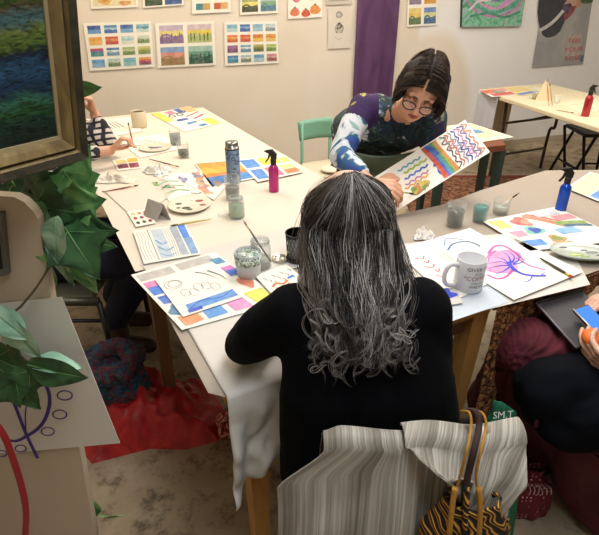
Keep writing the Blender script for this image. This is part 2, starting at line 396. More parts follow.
# paper covers
def flat(poly, m, z, th=.0016):
    return MB().prism([V((p.x, p.y, z)) for p in poly], (0, 0, th), m)
solo(flat([TB(-.055, .66), TB(.5, .68), TB(.93, .72), TB(.935, 2.99), TB(-.05, 2.99)], COVER, .7592), 'table_cover', 'cream paper covering the long table at the left', 'paper cover')
solo(flat([TB(-.03, .02), TB(.0, -.012), TB(1.1, -.012), TB(2.2, -.012), TB(2.2, .66), TB(1.96, .775), TB(1.466, .712), TB(1.19, .657), TB(.9, .655), TB(.3, .72), TB(-.03, .72)], KRAFT, .7570, .0016), 'table_cover', 'taupe wrapping paper covering the tables at the right', 'paper cover')
# white sheet on the near-left corner with the part that hangs down in folds
def hang(u, v):
    # u along the near edge (-.04 .. .36), v from on the table to the hem
    a = .0+u*.36; e = TB(a, -.016, 0)
    if v < .3: q = v/.3; p = TB(a, .50*(1-q)-.016*q, .7621+.0006*u); return p
    q = (v-.3)/.7; hem = [.34, .40, .36, .27, .2, .15, .12][min(6, int(u*6.99))]; k = u*6; i = min(5, int(k)); f = k-i
    hs = [.35, .32, .26, .20, .15, .11, .08]; d = hs[i]*(1-f)+hs[i+1]*f; d *= .93
    fold = .018*math.sin(u*17+q*1.5)*q+.012*math.sin(u*31+1)*q
    out = .012*math.sin(min(1, q*6)*math.pi/2)+fold+.05*q*mnoise.noise(V((u*4, q*3, 2)))+.02*q*mnoise.noise(V((u*11, q*8, 5)))
    return V((e.x, e.y, .7621-d*q+.004*math.cos(min(1, q*8)*math.pi/2)))+(-E2)*out + (-E1)*(.015*q*(1-u))
solo(MB().grid(hang, 48, 40, PLAINSHEET), 'paper_sheet', 'white paper sheet hanging in creases off the near corner of the table', 'paper', solid=.001)
# long white under-sheets
def under(poly, label, k, m=PLAINSHEET): return solo(flat(poly, m, .7610+.0013*k, .0010), 'paper_sheet', label, 'paper')
under([P(140, 264), P(300, 226), P(330, 260), P(170, 300)], 'plain white sheet lying under the blue striped painting', 1)
under([P(395, 245), P(560, 228), P(590, 285), P(455, 318), P(400, 300)], 'plain white sheet lying under the coffee mug', 0)
under([P(430, 275), P(480, 270), P(508, 303), P(452, 322)], 'pale blue-white film lying at the table edge before the coffee mug', 1, mat('#c9d4de', .35, name='pale_film'))

# patterned cloth
def paisley():
    m, nt, b = newmat('patterned_cloth'); b.inputs['Roughness'].default_value = .9
    c = coords(nt, (1, 1, 1)); v = N(nt, 'ShaderNodeTexVoronoi', Scale=34.0, feature='DISTANCE_TO_EDGE'); n = N(nt, 'ShaderNodeTexNoise', Scale=40.0, Detail=3.0, Distortion=1.5)
    nt.links.new(c, n.inputs['Vector']); nt.links.new(c, v.inputs['Vector'])
    a = ramp(nt, n.outputs['Fac'], [(.35, '#2e1a12'), (.45, '#8a4a24'), (.55, '#b98a4a'), (.62, '#7a2a1c')]); d = ramp(nt, v.outputs['Distance'], [(.03, '#20120d'), (.12, '#ffffff')])
    mx = N(nt, 'ShaderNodeMix', data_type='RGBA', blend_type='MULTIPLY'); mx.inputs['Factor'].default_value = .8
    nt.links.new(a, mx.inputs['A']); nt.links.new(d, mx.inputs['B']); nt.links.new(mx.outputs['Result'], b.inputs['Base Color']); return m
PAIS = paisley()
def cl(u, v):
    a = .815+u*1.3; d = (.05+.40*smoothstep(.34, .05, u)+.02*math.sin(u*20))*v
    return TB(a, -.004, .756-d)+(-E2)*(.014+.014*v*math.sin(u*46))
solo(MB().grid(cl, 70, 12, PAIS), 'table_cloth', 'orange and brown patterned cloth hanging from the table edge by the burgundy skirt', 'tablecloth', solid=.002)

# rug
def rugm():
    m, nt, b = newmat('rug_wool'); b.inputs['Roughness'].default_value = .95
    c = coords(nt); v = N(nt, 'ShaderNodeTexVoronoi', Scale=14.0); n = N(nt, 'ShaderNodeTexNoise', Scale=22.0, Detail=5.0, Distortion=1.0)
    nt.links.new(c, v.inputs['Vector']); nt.links.new(c, n.inputs['Vector'])
    a = ramp(nt, n.outputs['Fac'], [(.35, '#3a2019'), (.47, '#6e3f2a'), (.56, '#8f6b4c'), (.66, '#4b2a22')]); d = ramp(nt, v.outputs['Distance'], [(.2, '#c9b39a'), (.5, '#ffffff')])
    mx = N(nt, 'ShaderNodeMix', data_type='RGBA', blend_type='MULTIPLY'); mx.inputs['Factor'].default_value = 1
    nt.links.new(a, mx.inputs['A']); nt.links.new(d, mx.inputs['B']); nt.links.new(mx.outputs['Result'], b.inputs['Base Color']); return m
r0 = P(395, 181, 0); r1 = P(566, 177, 0)
t = thing('patterned_rug', 'red and brown patterned rug on the floor between the tables', 'rug', ((r0.x+r1.x)/2, 3.7, 0))
MB().box(((r0.x+r1.x)/2, 3.75, .006), (r1.x-r0.x, 1.75, .012), rugm()).build('pile', t)
b_ = MB(); BR = mat('#7d2f24', .95, var=.2, scale=40, name='rug_border')
b_.box(((r0.x+r1.x)/2, 4.61, .0125), (r1.x-r0.x-.02, .05, .003), BR); b_.box((r1.x-.04, 3.75, .0125), (.05, 1.7, .003), BR); b_.build('border', t)

# small table behind the instructor
t = thing('side_table', 'small red-brown table on dark green legs behind the held painting', 'table', (1.0, 3.38, 0))
TP = [P(506, 145, .72), P(440, 152, .72), P(425, 128, .72), P(492, 128, .72)]
MB().prism([p-V((0, 0, .035)) for p in TP], (0, 0, .035), REDWOOD).build('tabletop', t)
GLEG = mat('#253a33', .5, name='dark_green_paint')
for k in range(4):
    q = TP[k]*.9+sum(TP, V())/4*.1; leg(MB(), (q.x, q.y, 0), .045, .685, GLEG, .8).build('leg', t)
st = MB(); a = TP[0]*.9+sum(TP, V())/4*.1; b = TP[3]*.9+sum(TP, V())/4*.1; st.bar((a.x, a.y, .25), (b.x, b.y, .25), .02, .03, GLEG); st.build('stretcher', t)
s = Sheet([P(440, 127, .7225), P(470, 123, .7225), P(514, 137, .7225), P(448, 147, .7225)], paper=mat('#efe3c4', .8, name='yellowed_paper'))
s.rect(.1, .12, .9, .85, '#e9d9ae').rect(.3, .25, .75, .5, '#8fb6c4').rect(.5, .4, .8, .6, '#5f95b8').done('painted_sheet', 'yellowish painting with a blue patch on the small red-brown table', 'painting')

# folding table
A1 = V((1.60, 4.85, 0)); B1 = V((2.36, 5.2, 0)); LD = V((.25, -.968, 0)); Cc = B1+LD*2.1; Dd = A1+LD*2.1
t = thing('folding_table', 'cream folding table with bent brown metal legs by the far wall', 'table', (A1+Cc)/2)
FT = mat('#e6d9b9', .5, var=.03, name='cream_laminate'); MB().prism([p+V((0, 0, .705)) for p in (Dd, Cc, B1, A1)], (0, 0, .035), FT).build('tabletop', t, bevel=.008)
BM = mat('#4a3a30', .4, metal=.3, name='brown_metal')
WD = (B1-A1).normalized(); wl = (B1-A1).length
for sft, kk in ((.32, 1), (1.7, -1)):
    base = A1+LD*sft
    for a in (.1, wl-.1):
        p = base+WD*a; MB().tube(spline([p+V((0, 0, .70)), p+LD*.02*kk+V((0, 0, .42)), p-LD*.04*kk+V((0, 0, .36)), p-LD*.05*kk+V((0, 0, 0))], 20), .014, BM).build('leg', t)
    MB().tube([base+WD*.1+V((0, 0, .5)), base+WD*(wl-.1)+V((0, 0, .5))], .011, BM).build('crossbar', t)
    MB().tube([base+WD*.1-LD*.04*kk+V((0, 0, .2)), base+WD*(wl-.1)-LD*.04*kk+V((0, 0, .2))], .011, BM).build('crossbar', t)
MB().tube([A1+LD*.32+WD*wl/2+V((0, 0, .5)), A1+LD*.85+WD*wl/2+V((0, 0, .695))], .01, BM).build('brace', t)
# white fabric hanging from the folding table's far corner
def fab(u, v):
    p = A1+LD*(.03+.30*u)+WD*(-.012-.02*v*abs(math.sin(u*9))); return V((p.x, p.y, .742-.006*0-(.37+.03*math.sin(u*7))*v))
solo(MB().grid(fab, 30, 10, mat('#c7cad4', .9, var=.05, name='white_cotton')), 'cloth', 'white cloth hanging from the far corner of the folding table', 'cloth', solid=.004)
def fab2(u, v):
    p = A1+WD*(.04+.42*u)-LD*(.014+.02*v*abs(math.sin(u*11))); return V((p.x, p.y, .742-(.44+.02*math.sin(u*8))*v))
solo(MB().grid(fab2, 30, 10, mat('#c9b79e', .9, var=.05, name='beige_cotton')), 'cloth', 'beige cloth hanging from the far end of the folding table', 'cloth', solid=.004)

# black folding stool at right edge
t = thing('folding_chair', 'black folding chair at the right standing under the folding table', 'chair', (2.53, 4.52, 0)); SX = V((-.13, .30, 0))
BK = mat('#151313', .45, metal=.3, name='black_metal')
MB().box((2.57, 4.5, .46), (.4, .38, .03), BK).build('seat', t, bevel=.01)
for y in (4.03, 4.39):
    MB().tube([V((2.50, y, .46))+SX, V((2.60, y-.02, 0))+SX], .013, BK).build('leg', t); MB().tube([V((2.62, y+.02, .46))+SX, V((2.46, y+.02, 0))+SX], .013, BK).build('leg', t)
MB().tube([V((2.51, 4.04, .16))+SX, V((2.51, 4.42, .16))+SX], .009, BK).build('crossbar', t); MB().tube([V((2.58, 4.02, .13))+SX, V((2.58, 4.39, .13))+SX], .009, BK).build('crossbar', t)
MB().tube([V((2.86, 4.03, .46))+SX, V((2.90, 4.02, 0))+SX], .013, BK).build('leg', t); MB().tube([V((2.86, 4.38, .46))+SX, V((2.90, 4.39, 0))+SX], .013, BK).build('leg', t); MB().tube([V((2.55, 4.03, .22))+SX, V((2.88, 4.03, .22))+SX], .009, BK).build('crossbar', t); MB().tube([V((2.57, 4.03, .1))+SX, V((2.89, 4.03, .1))+SX], .009, BK).build('crossbar', t)

# mint chair at the end of T1
MINT = mat('#7fb59b', .45, var=.05, name='mint_paint')
t = thing('side_chair', 'mint green metal chair against the wall beyond the pink bottle', 'chair', (.17, 3.45, 0))
def mpt(px, py, Y=3.6): return AT(px, py, Y)
q = [mpt(298, 122), mpt(332, 117, 3.7), mpt(334, 137, 3.7), mpt(300, 141)]
bk = MB().grid(lambda u, v: (q[0]*(1-u)+q[1]*u)*(1-v)+(q[3]*(1-u)+q[2]*u)*v+V((0, .03*math.sin(math.pi*u), 0)), 10, 4, MINT); bk.build('backrest', t, solid=.012)
a = mpt(302, 140); b = mpt(330, 137, 3.7)
for p, px in ((a, 0), (b, 0)):
    MB().tube([V((p.x, p.y+.01, .72)), V((p.x, p.y+.005, .42)), V((p.x-.01, p.y+.03, 0))], .011, MINT).build('leg', t)
f1 = V((a.x+.03, a.y-.36, 0)); f2 = V((b.x+.06, b.y-.36, 0))
for p in (f1, f2): MB().tube([p+V((0, 0, .43)), p], .011, MINT).build('leg', t)
MB().prism([V((p.x, p.y, .43)) for p in (f1, f2, b, a)], (0, 0, .02), mat('#cfc6ae', .6, name='worn_cream_paint')).build('seat', t, bevel=.005)
cg = MB().ell((.24, 3.40, .47), (.1, .08, .018), mat('#e8dfc8', .9, name='cream_cotton'), n=14); solo(cg, 'folded_cloth', 'cream cloth folded on the seat of the mint green chair', 'cloth')
solo(MB().ell((.27, 3.27, .475), (.05, .05, .028), mat('#d9733a', .8, var=.2, name='orange_wool')), 'yarn_ball', 'orange bundle on the front of the mint green chair', 'bundle')
# wooden stool behind instructor
t = thing('wooden_stool', 'pale wooden stool by the wall behind the instructor', 'stool', (.47, 4.2, 0))
PW = wood('pale_wood', '#c7a066', '#d9ba85'); MB().box((.475, 4.2, .565), (.36, .34, .035), PW).build('seat', t, bevel=.006)
for sx in (-1, 1):
    for sy in (-1, 1): MB().bar((.475+sx*.14, 4.2+sy*.13, .55), (.475+sx*.17, 4.2+sy*.15, 0), .035, .035, PW).build('leg', t)
MB().bar((.33, 4.06, .25), (.62, 4.06, .25), .02, .03, PW).build('stretcher', t)

# ================= ON THE FAR WALL
ct = MB(); PLUM = wavy('plum_satin', [(.3, '#4a2a52'), (.7, '#64406c')], (1, 1, .3), kind='noise', wscale=9., dist=.5, rough=.55)
pa, pb = WALL(356, 3), WALL(398, 3)
def cur(u, v):
    p = pa*(1-u)+pb*u; z = 2.55-v*2.2
    q = V((p.x, p.y, z))+wn*(.02+.010*math.sin(u*13+.7*math.sin(v*3))); return q
solo(ct.grid(cur, 50, 30, PLUM), 'wall_curtain', 'plum purple cloth hanging flat down the far wall', 'curtain', solid=.003)
def wsheet(px, **k): return Sheet([WALL(x, y, .012) for x, y in px], th=.001, **k)
def quadpx(x0, y0, x1, y1, s=0): return [(x0, y0), (x1, y0-s), (x1+1, y1-s), (x0+1, y1)]
BL, LB, OR, YE, GR, PU, RD, TL, PK, DG = '#2f6fb5', '#8cbfd8', '#e08a3a', '#ecc95a', '#6f9a4a', '#7d5b92', '#c8503e', '#5fa7ad', '#dd92a0', '#3f5f42'
def sixteen(s, cols):
    for r in range(4):
        for c in range(4):
            u = .05+c*.24; v = .06+r*.235; k = cols[r][c]
            if len(k) == 3: s.scene(u, v, u+.19, v+.165, *k)
            elif len(k) == 4: s.scene(u, v, u+.19, v+.165, *k)
            else: s.rect(u, v, u+.19, v+.09, k[0]).rect(u, v+.08, u+.19, v+.165, k[1])
s = wsheet([(83, 23), (151, 21), (154, 67), (90, 71)])
sixteen(s, [[('#24509c', '#5f9ad0'), ('#4d8fc9', '#b5d4e4', '#2f6fb5'), ('#2c60a8', '#76aad6'), ('#8fc3cf', '#4f98a8', '#c9dfdc')],
            [('#e7a035', '#efbc62'), ('#d2563a', '#e08a4a', '#c23c30'), ('#cfe3e0', '#a3cfd2', '#dfe8dc'), ('#dfe6d8', '#c9d6bc', '#8aa06a', '#4c5c3c')],
            [('#c33a50', '#5a6aa8', '#3c8f8a'), ('#4a7fc0', '#dfe8e6', '#5f95b5'), ('#a9c07a', '#c9d4a0', '#6f8f4a'), ('#c9c777', '#a9b35c', '#7f9a4a')],
            [('#5f9fd4', '#84b6dc'), ('#a9cdd0', '#cdd8b8', '#6f8f62', '#4b6b4a'), ('#6fb3c8', '#8fc4cc'), ('#eab06a', '#d9705a', '#8c4a6a')]])
s.done('painted_sheet', 'sheet of sixteen tiny landscapes on the wall beside the green leaf tip', 'painting', 'sheets of small watercolours pinned to the wall')
s = wsheet([(155, 23), (214, 21), (216, 65), (158, 68)])
s.scene(.06, .06, .46, .46, '#c9b8cf', '#efe08a', '#8a6a98', '#7a5a86'); s.scene(.53, .06, .95, .46, '#d8c6cf', '#e9d45c', '#b0c070', '#4a5f3a')
s.scene(.06, .54, .46, .95, '#7fa3d0', '#d98f7a', '#9a7a4a'); s.scene(.53, .54, .95, .95, '#9fc4b8', '#5f9a84', '#2f5f4a', '#1f4032')
s.done('painted_sheet', 'sheet of four large landscapes between the two sixteen-picture sheets', 'painting', 'sheets of small watercolours pinned to the wall')
s = wsheet([(224, 22), (277, 21), (279, 63), (225, 66)])
sixteen(s, [[('#7fb5d0', '#b8d6dc'), ('#3f78c0', '#8fb3dc', '#2f60b0'), ('#86b6d8', '#a9cbdc'), ('#c4d8df', '#dfe6e2', '#8fa6b0', '#5f7486')],
            [('#e07a30', '#ecb04a', '#d9602c'), ('#d9502c', '#e58a3c', '#c8401f'), ('#d97f30', '#ecc04a'), ('#e9a53a', '#d98a2c', '#ecc862')],
            [('#9a5f96', '#7a4a7a'), ('#6fa6cf', '#dfe6e6', '#4f86a6'), ('#b5b45c', '#8a8a3c', '#5f6a32'), ('#a9c06a', '#cdd68f', '#6f9a4a', '#5a7a3c')],
            [('#2f7ab5', '#6aa9c9', '#3f88b0'), ('#a9c6c4', '#dfe3d4', '#7f9a86', '#4f6a55'), ('#5f9fc4', '#a3c9d4'), ('#d98a8f', '#c9b0a0', '#a05a5f')]])
s.done('painted_sheet', 'sheet of sixteen tiny landscapes on the wall nearest the pumpkin sheet', 'painting', 'sheets of small watercolours pinned to the wall')
s = wsheet([(90, -22), (137, -24), (138, 7), (91, 9)]); s.rect(.04, .05, .96, .93, '#efe0b8').blob(.3, .75, .15, .12, '#e2b24f').blob(.3, .75, .06, .05, '#c98a3a').blob(.72, .85, .13, .08, '#e0a05f').blob(.7, .4, .12, .1, '#e2b24f')
s.done('painted_sheet', 'sheet with yellow rosettes at the top of the wall, left of the dark landscapes', 'painting', 'sheets of small watercolours pinned to the wall')
s = wsheet([(142, -25), (183, -27), (184, 5), (143, 8)]); s.scene(.05, .06, .47, .47, '#9fb8a0', '#6f8f5a', '#3f5f3a'); s.scene(.53, .06, .95, .47, '#7f9fc0', '#4f6f9a', '#2f4f7a'); s.scene(.05, .53, .47, .95, '#a9b58a', '#4f6a3c', '#2f4a2c'); s.scene(.53, .53, .95, .95, '#86aacf', '#8fae7a', '#3f5f9a')
s.done('painted_sheet', 'sheet of dark green and blue landscapes at the top of the wall', 'painting', 'sheets of small watercolours pinned to the wall')
s = wsheet([(192, -20), (230, -22), (231, 12), (192, 14)])
for r in range(3):
    v = .1+.3*r; c = [('#d9b04a', '#8fb06a'), ('#c9c05c', '#d9703c'), ('#3f8a9a', '#c9653a')][r]; s.rect(.1, v, .3, v+.19, c[0]).rect(.28, v, .46, v+.19, '#cfa24a').rect(.56, v, .76, v+.19, c[1]).rect(.74, v, .92, v+.19, '#e3b071')
s.done('painted_sheet', 'sheet of gradient colour bars at the top of the wall', 'painting', 'sheets of small watercolours pinned to the wall')
s = wsheet([(240, -22), (277, -23), (278, 13), (240, 15)]); s.scene(.05, .05, .47, .46, '#b5c9b0', '#dfd25c', '#4f6a3c'); s.scene(.54, .05, .95, .46, '#8fb0c4', '#6f9a5a', '#3f5f4a'); s.scene(.05, .53, .47, .93, '#9fae7a', '#f0e070', '#3f4a2c'); s.scene(.54, .53, .95, .93, '#a9c4d8', '#7fae7a', '#4f7f9a')
s.done('painted_sheet', 'sheet with a yellow and a blue lake view above the right sixteen-picture sheet', 'painting', 'sheets of small watercolours pinned to the wall')
s = wsheet([(288, -22), (321, -23), (322, 17), (288, 19)])
for u, v, r, c in ((.2, .84, .14, '#e8804f'), (.52, .93, .13, '#d9582c'), (.8, .8, .16, '#ec9a3a'), (.25, .5, .13, '#e07a9a'), (.7, .45, .15, '#ecb84a'), (.3, .2, .14, '#e8904f'), (.75, .15, .12, '#d9582c')):
    v = min(v, .88); s.blob(u, v, r, r*.75, c, .05); s.stroke([(u-r*.4, v-r*.6), (u-r*.45, v+r*.5)], .004, '#c05a2a').stroke([(u+r*.3, v-r*.6), (u+r*.35, v+r*.5)], .004, '#c05a2a'); s.blob(u, v-r*.8, .035, .03, '#4f7a4a')
s.done('painted_sheet', 'sheet with orange and pink pumpkins at the top of the wall', 'painting', 'sheets of small watercolours pinned to the wall')
s = wsheet([(328, 7), (353, 7), (350, 48), (328, 49)], paper=mat('#dcd3c6', .8, name='grey_drawing_paper'))
GRY = '#6f6a66'
s.blob(.45, .18, .14, .08, '#9a948e', .05).blob(.45, .18, .08, .045, '#c9c2b8', .05)
for k in range(7): a = -.9+.3*k; s.stroke([(.47, .36), (.47+.22*math.sin(a), .42+.1*math.cos(a)), (.47+.12*math.sin(a*1.5), .62)], .005, GRY)
s.blob(.47, .45, .1, .08, '#5a5552', .3, ring=.5); s.stroke([(.3, .7), (.45, .78), (.62, .72)], .004, '#b0a8a0')
s.done('drawing_sheet', 'grey pencil ornament drawing pinned beside the purple cloth', 'drawing')
s = wsheet([(325, -18), (353, -19), (352, 4), (326, 5)], paper=mat('#cfc6b6', .8, name='beige_drawing_paper')); s.rect(.1, .15, .9, .3, '#a9a298').rect(.1, .7, .85, .85, '#a9a298')
s.done('drawing_sheet', 'beige lettered sheet above the pencil ornament drawing', 'drawing')
s = wsheet([(408, -14), (438, -15), (437, 25), (407, 27)]); s.rect(.05, .04, .45, .28, '#b8c4d4'); s.rect(.52, .04, .95, .28, '#ecd25c'); s.scene(.05, .04, .45, .45, '#c9b9a0', '#d0a89a', '#8a7a9a'); s.scene(.55, .04, .95, .45, '#f0d86a', '#e9b84a', '#e0a03a'); s.scene(.05, .54, .45, .95, '#eed77a', '#e9c860', '#5a7a4a'); s.scene(.55, .54, .95, .95, '#6f8fd0', '#dfe09a', '#3f6a96')
s.done('painted_sheet', 'sheet with a yellow sky and a blue lake above the instructor', 'painting', 'sheets of small watercolours pinned to the wall')
# canvas with swirls
c4 = [WALL(464, -42, .035), WALL(532, -44, .035), WALL(521, 26, .035), WALL(462, 27, .035)]
t = thing('wall_canvas', 'unframed green and pink swirl canvas on the far wall', 'painting', (c4[2]+c4[3])/2)
cs = Sheet(c4, paper=wavy('green_swirl_paint', [(.25, '#2f6f5c'), (.42, '#5fae86'), (.55, '#8fc3b0'), (.66, '#b58ac0'), (.8, '#4a9f8f')], (1, 1, 1), kind='noise', wscale=7., dist=2.5, rough=.5))
for k, c in enumerate(('#c07ab5', '#3fa08f', '#d89ac9', '#8fd0a0', '#7a6ab0', '#3f9a6a')):
    r = .5-.07*k; cs.stroke([(.52+r*math.cos(a), .42+r*.85*math.sin(a)) for a in [x*.35 for x in range(0, 12)]], .02, c)
cs.stroke([(.1, .75), (.25, .62), (.45, .6)], .02, '#d9d0e0').stroke([(.12, .84), (.4, .8), (.7, .86), (.95, .78)], .02, '#2f8f6f').stroke([(.6, .7), (.85, .5), (.9, .2)], .035, '#c98fd0')
cs.mb.build('painted_face', t)
sd = MB(); n_ = -wn*.033; EDG = mat('#3b3f3c', .7, name='canvas_edge')
sd.prism([p-wn*.002 for p in c4], n_, EDG); sd.build('stretcher_frame', t)
# poster
c4 = [WALL(549, -30, .012), WALL(597, -32, .012), WALL(583, 64, .012), WALL(532, 68, .012)]
s = Sheet(c4, paper=wavy('poster_grey', [(.3, '#8f9296'), (.7, '#b4b2ae')], kind='noise', wscale=.3, dist=.5, rough=.4))
s.blob(.22, .28, .3, .42, mat('#3c4046', .6, var=.3, name='dark_hair_print'), .06)
s.rect(.0, .0, .4, .55, mat('#3c4046', .6, var=.3, name='dark_hair_print'))
s.mb.add([s.S(u, v, .0011) for u, v in ((0, .52), (.5, .38), (.62, .5), (.3, .7), (.02, .72))], [(0, 1, 2, 3, 4)], mat('#a3a4a6', .6, name='shoulder_print'))
s.stroke([(.02, .6), (.25, .52), (.5, .36)], .035, '#cfcfcc')
s.blob(.66, .2, .2, .2, '#b98a6a', .05); s.rect(.5, .0, .8, .3, '#b58a63'); s.blob(.55, .36, .13, .09, '#c9a088', .08); s.blob(.56, .43, .12, .05, '#8a2f3a', .1, rot=-.5); s.blob(.5, .38, .09, .05, '#4a2f52', .1)
s.blob(.85, .2, .1, .15, '#3f6a3a', .2); s.blob(.9, .3, .09, .06, '#2f5230', .3); s.blob(.8, .12, .08, .08, '#6a8f4a', .3)
s.rect(.62, .66, .9, .92, '#b5a9a4'); RDP = mat('#b8433e', .6, name='red_print')
for k, w in enumerate(('FEEL', 'YOUR', 'ROSE')): text(s.mb, w, .085, (lambda x, y, k=k: s.S(.765+x/.62, .755+.095*k-y*.95/1.2, .0032)), RDP)
s.rect(.93, .9, .985, .975, '#4a5f86')
s.done('wall_poster', 'grey poster of a dark haired face with red lettering on the far wall', 'poster')
# ================= ON THE TABLES
Z0 = .7612                     # top of the covers
def tsheet(px, k=0, **kw): return Sheet([P(x, y, Z0+.0024*k+.0008) for x, y in px], **kw)
GP = 'loose paintings and practice sheets on the tables'
BLUE, SKYB, PINK, LEMON, ORNG = '#2f62d8', '#6fa6e6', '#e58ac6', '#f0ea5a', '#e9935c'
# -- big swatch sheet, near-left corner
s = tsheet([(131, 275), (214, 252), (286, 301), (182, 330)], 2)
s.rect(.03, .04, .42, .17, '#c9c5c0').rect(.48, .03, .9, .16, '#c5c1bc')
s.rect(.03, .2, .2, .3, PINK).rect(.03, .3, .22, .44, '#3f7fe0').rect(.03, .47, .22, .62, '#3b6fd4', .02); s.blob(.12, .73, .09, .09, '#5b8fb0')
s.rect(.84, .1, .98, .24, '#4f93c4', .02).rect(.84, .29, .98, .37, '#cf6fc4', .01).rect(.84, .36, .98, .47, '#3f6fdc', .01); s.blob(.9, .61, .07, .09, '#e88a6a')
s.rect(.04, .82, .24, .97, '#e9a070', .02).rect(.27, .78, .48, .96, '#5fa0e4', .02).rect(.51, .78, .71, .96, '#e79ad0', .02).rect(.75, .74, .97, .95, '#eeea62', .02)
s.done('swatch_sheet', 'large sheet of colour swatches at the near corner of the table, under a scribbled sheet', 'painting', None)
# -- scribbled sheet on top
s = tsheet([(155, 280), (211, 264), (243, 297), (183, 317)], 4)
INK = '#5c5c66'
for (u, v, r) in ((.2, .25, .14), (.22, .24, .1)): s.stroke([(u+r*math.cos(a*.7), v+r*.8*math.sin(a*.7)) for a in range(0, 10)], .0016, INK)
for k in range(5):
    u, v = .28+.12*k, .52+.06*math.sin(k*2); s.stroke([(u+.07*math.cos(a*.8+k), v+.09*math.sin(a*.8+k)) for a in range(0, 8)], .0014, INK)
s.stroke([(.65, .1), (.78, .22), (.9, .45)], .005, '#55555c', taper=True).stroke([(.85, .15), (.97, .35), (1., .5)], .008, '#77757a', taper=True)
s.rect(.12, .76, .98, .95, '#5d9be0', .03).stroke([(.15, .9), (.4, .8), (.7, .86), (.95, .78)], .006, '#2f6fd8').rect(.12, .9, .34, .97, '#2a50cf')
s.done('sketch_sheet', 'sheet with grey scribbled loops and a blue band on top of the swatch sheet', 'painting')
# -- blue striped painting
s = tsheet([(133, 231), (186, 224), (201, 254), (144, 264)], 3)
for k in range(4): s.stroke([(.04+.05*k, .08), (.06+.05*k, .3), (.03+.05*k, .6), (.06+.05*k, .92)], .0016, '#8c96a6')
s.stroke([(.25, .03), (.27, .97)], .003, '#7a8088'); s.rect(.31, .05, .52, .95, '#c5d3e2'); s.stroke([(.33, .4), (.42, .55), (.52, .5)], .007, '#5b93cf').stroke([(.33, .6), (.45, .75), (.6, .68)], .007, '#6fa3d6').stroke([(.32, .8), (.45, .9), (.6, .86)], .006, '#7fb0dc')
for k in range(4): s.stroke([(.54+.04*k, .05), (.56+.04*k, .5), (.54+.04*k, .95)], .002, '#a9b0ba')
s.rect(.68, .05, .80, .95, '#a9b4c4').rect(.8, .02, .98, .5, '#3f86e8', .03).rect(.82, .45, .98, .97, '#7fa6d6', .02)
s.done('painted_sheet', 'white sheet with wavy blue strokes and a bright blue corner beside the grey place card', 'painting', GP)
# -- far abstract sheet
s = tsheet([(151, 114), (189, 106), (221, 123), (185, 132)], 1)
s.rect(.0, .0, .2, .5, '#efe25a').rect(.25, .02, .5, .25, '#e58aa8', .05).rect(.5, .0, .72, .25, '#3f62c0', .05).rect(.72, 0, 1, .3, '#edc08a').rect(.2, .45, .55, .62, '#3b5fb8', .05).rect(.3, .66, .6, .8, '#4f8fcf', .05).rect(.45, .84, .7, .98, '#3f7fc8', .04)
s.stroke([(.55, .45), (.8, .4), (.98, .35)], .022, '#e0552f').stroke([(.62, .6), (.8, .56), (.98, .5)], .03, '#d94f6a').rect(.74, .7, .99, .98, '#efe04a').stroke([(.6, .74), (.8, .7)], .015, '#e89a4a')
for u, v in ((.3, .3), (.5, .3), (.65, .2)): s.blob(u, v, .08, .08, '#55585f', .1, ring=.55)
s.done('painted_sheet', 'yellow, red and blue abstract painting at the far end beside the coffee mug', 'painting', GP)
# -- text sheet far left
s = tsheet([(96, 121), (130, 117), (143, 131), (104, 138)], 1)
for k in range(5): s.stroke([(.1+.1*k, .2), (.22+.1*k, .6)], .006, '#5a5a5a').stroke([(.2, .7+.04*k), (.8, .66+.04*k)], .0015, '#b0aaa0')
s.done('drawing_sheet', 'white sheet with short dark strokes at the far left corner of the table', 'drawing', GP)
s = tsheet([(118, 140), (160, 134), (183, 148), (140, 158)], 1)
for k in range(4): s.stroke([(.3+.1*k, .2), (.55+.08*k, .6)], .006, ['#e3a0a8', '#d9b0b0', '#4f6f9f', '#e0c0a0'][k])
s.stroke([(.1, .35), (.35, .5)], .008, '#3f4a6a').done('painted_sheet', 'pale sheet with a few pink and blue strokes behind the hand with the brush', 'painting', GP)
s = tsheet([(112, 160), (138, 157), (141, 168), (118, 171)], 1)
s.rect(.08, .1, .5, .4, '#efe08a').rect(.55, .05, .95, .4, '#e6b93c').rect(.08, .5, .5, .85, '#8a3f5a').rect(.55, .5, .95, .9, '#a33a4f')
s.done('colour_card', 'card with yellow and wine red swatches below the hand with the brush', 'painting')
s = tsheet([(103, 190), (162, 176), (178, 190), (136, 220)], 1, paper=COVER)
s.done('paper_sheet', 'blank cream sheet at the left edge of the table before the tent card', 'paper')
s = tsheet([(150, 181), (182, 172), (214, 196), (170, 202)], 1)
for k in range(3): s.stroke([(.1, .25+.2*k), (.4, .2+.2*k), (.65, .3+.2*k)], .014, '#8fc4a0')
s.blob(.05, .2, .06, .1, '#86b06a').stroke([(.6, .8), (.8, .85), (.9, .7)], .012, '#9a8a86').done('painted_sheet', 'sheet with pale green brush strokes behind the round palette', 'painting', GP)
s = tsheet([(177, 178), (196, 170), (226, 186), (214, 200)], 2)
for k in range(12):
    s.blob(.12+.8*((k*.37) % 1), .12+.76*((k*.61) % 1), .13, .12, ['#8f8fb5', '#d99a6a', '#b58a86', '#e0b48a', '#7f7f9f', '#e8a07a'][k % 6], .3)
s.done('painted_sheet', 'sheet covered with mottled lilac and orange dabs beside the glass of grey water', 'painting', GP)
s = tsheet([(194, 163), (236, 160), (256, 178), (212, 187)], 2)
s.rect(.03, .04, .98, .32, '#eb9a2a').rect(.03, .28, .98, .55, '#f2b22c').rect(.03, .55, .98, .66, '#e9873a').rect(.05, .66, .98, .96, '#3f86d0')
s.done('painted_sheet', 'orange sunset over blue water painting behind the steel tumbler', 'painting', GP)
s = tsheet([(236, 160), (285, 155), (303, 172), (258, 182)], 3)
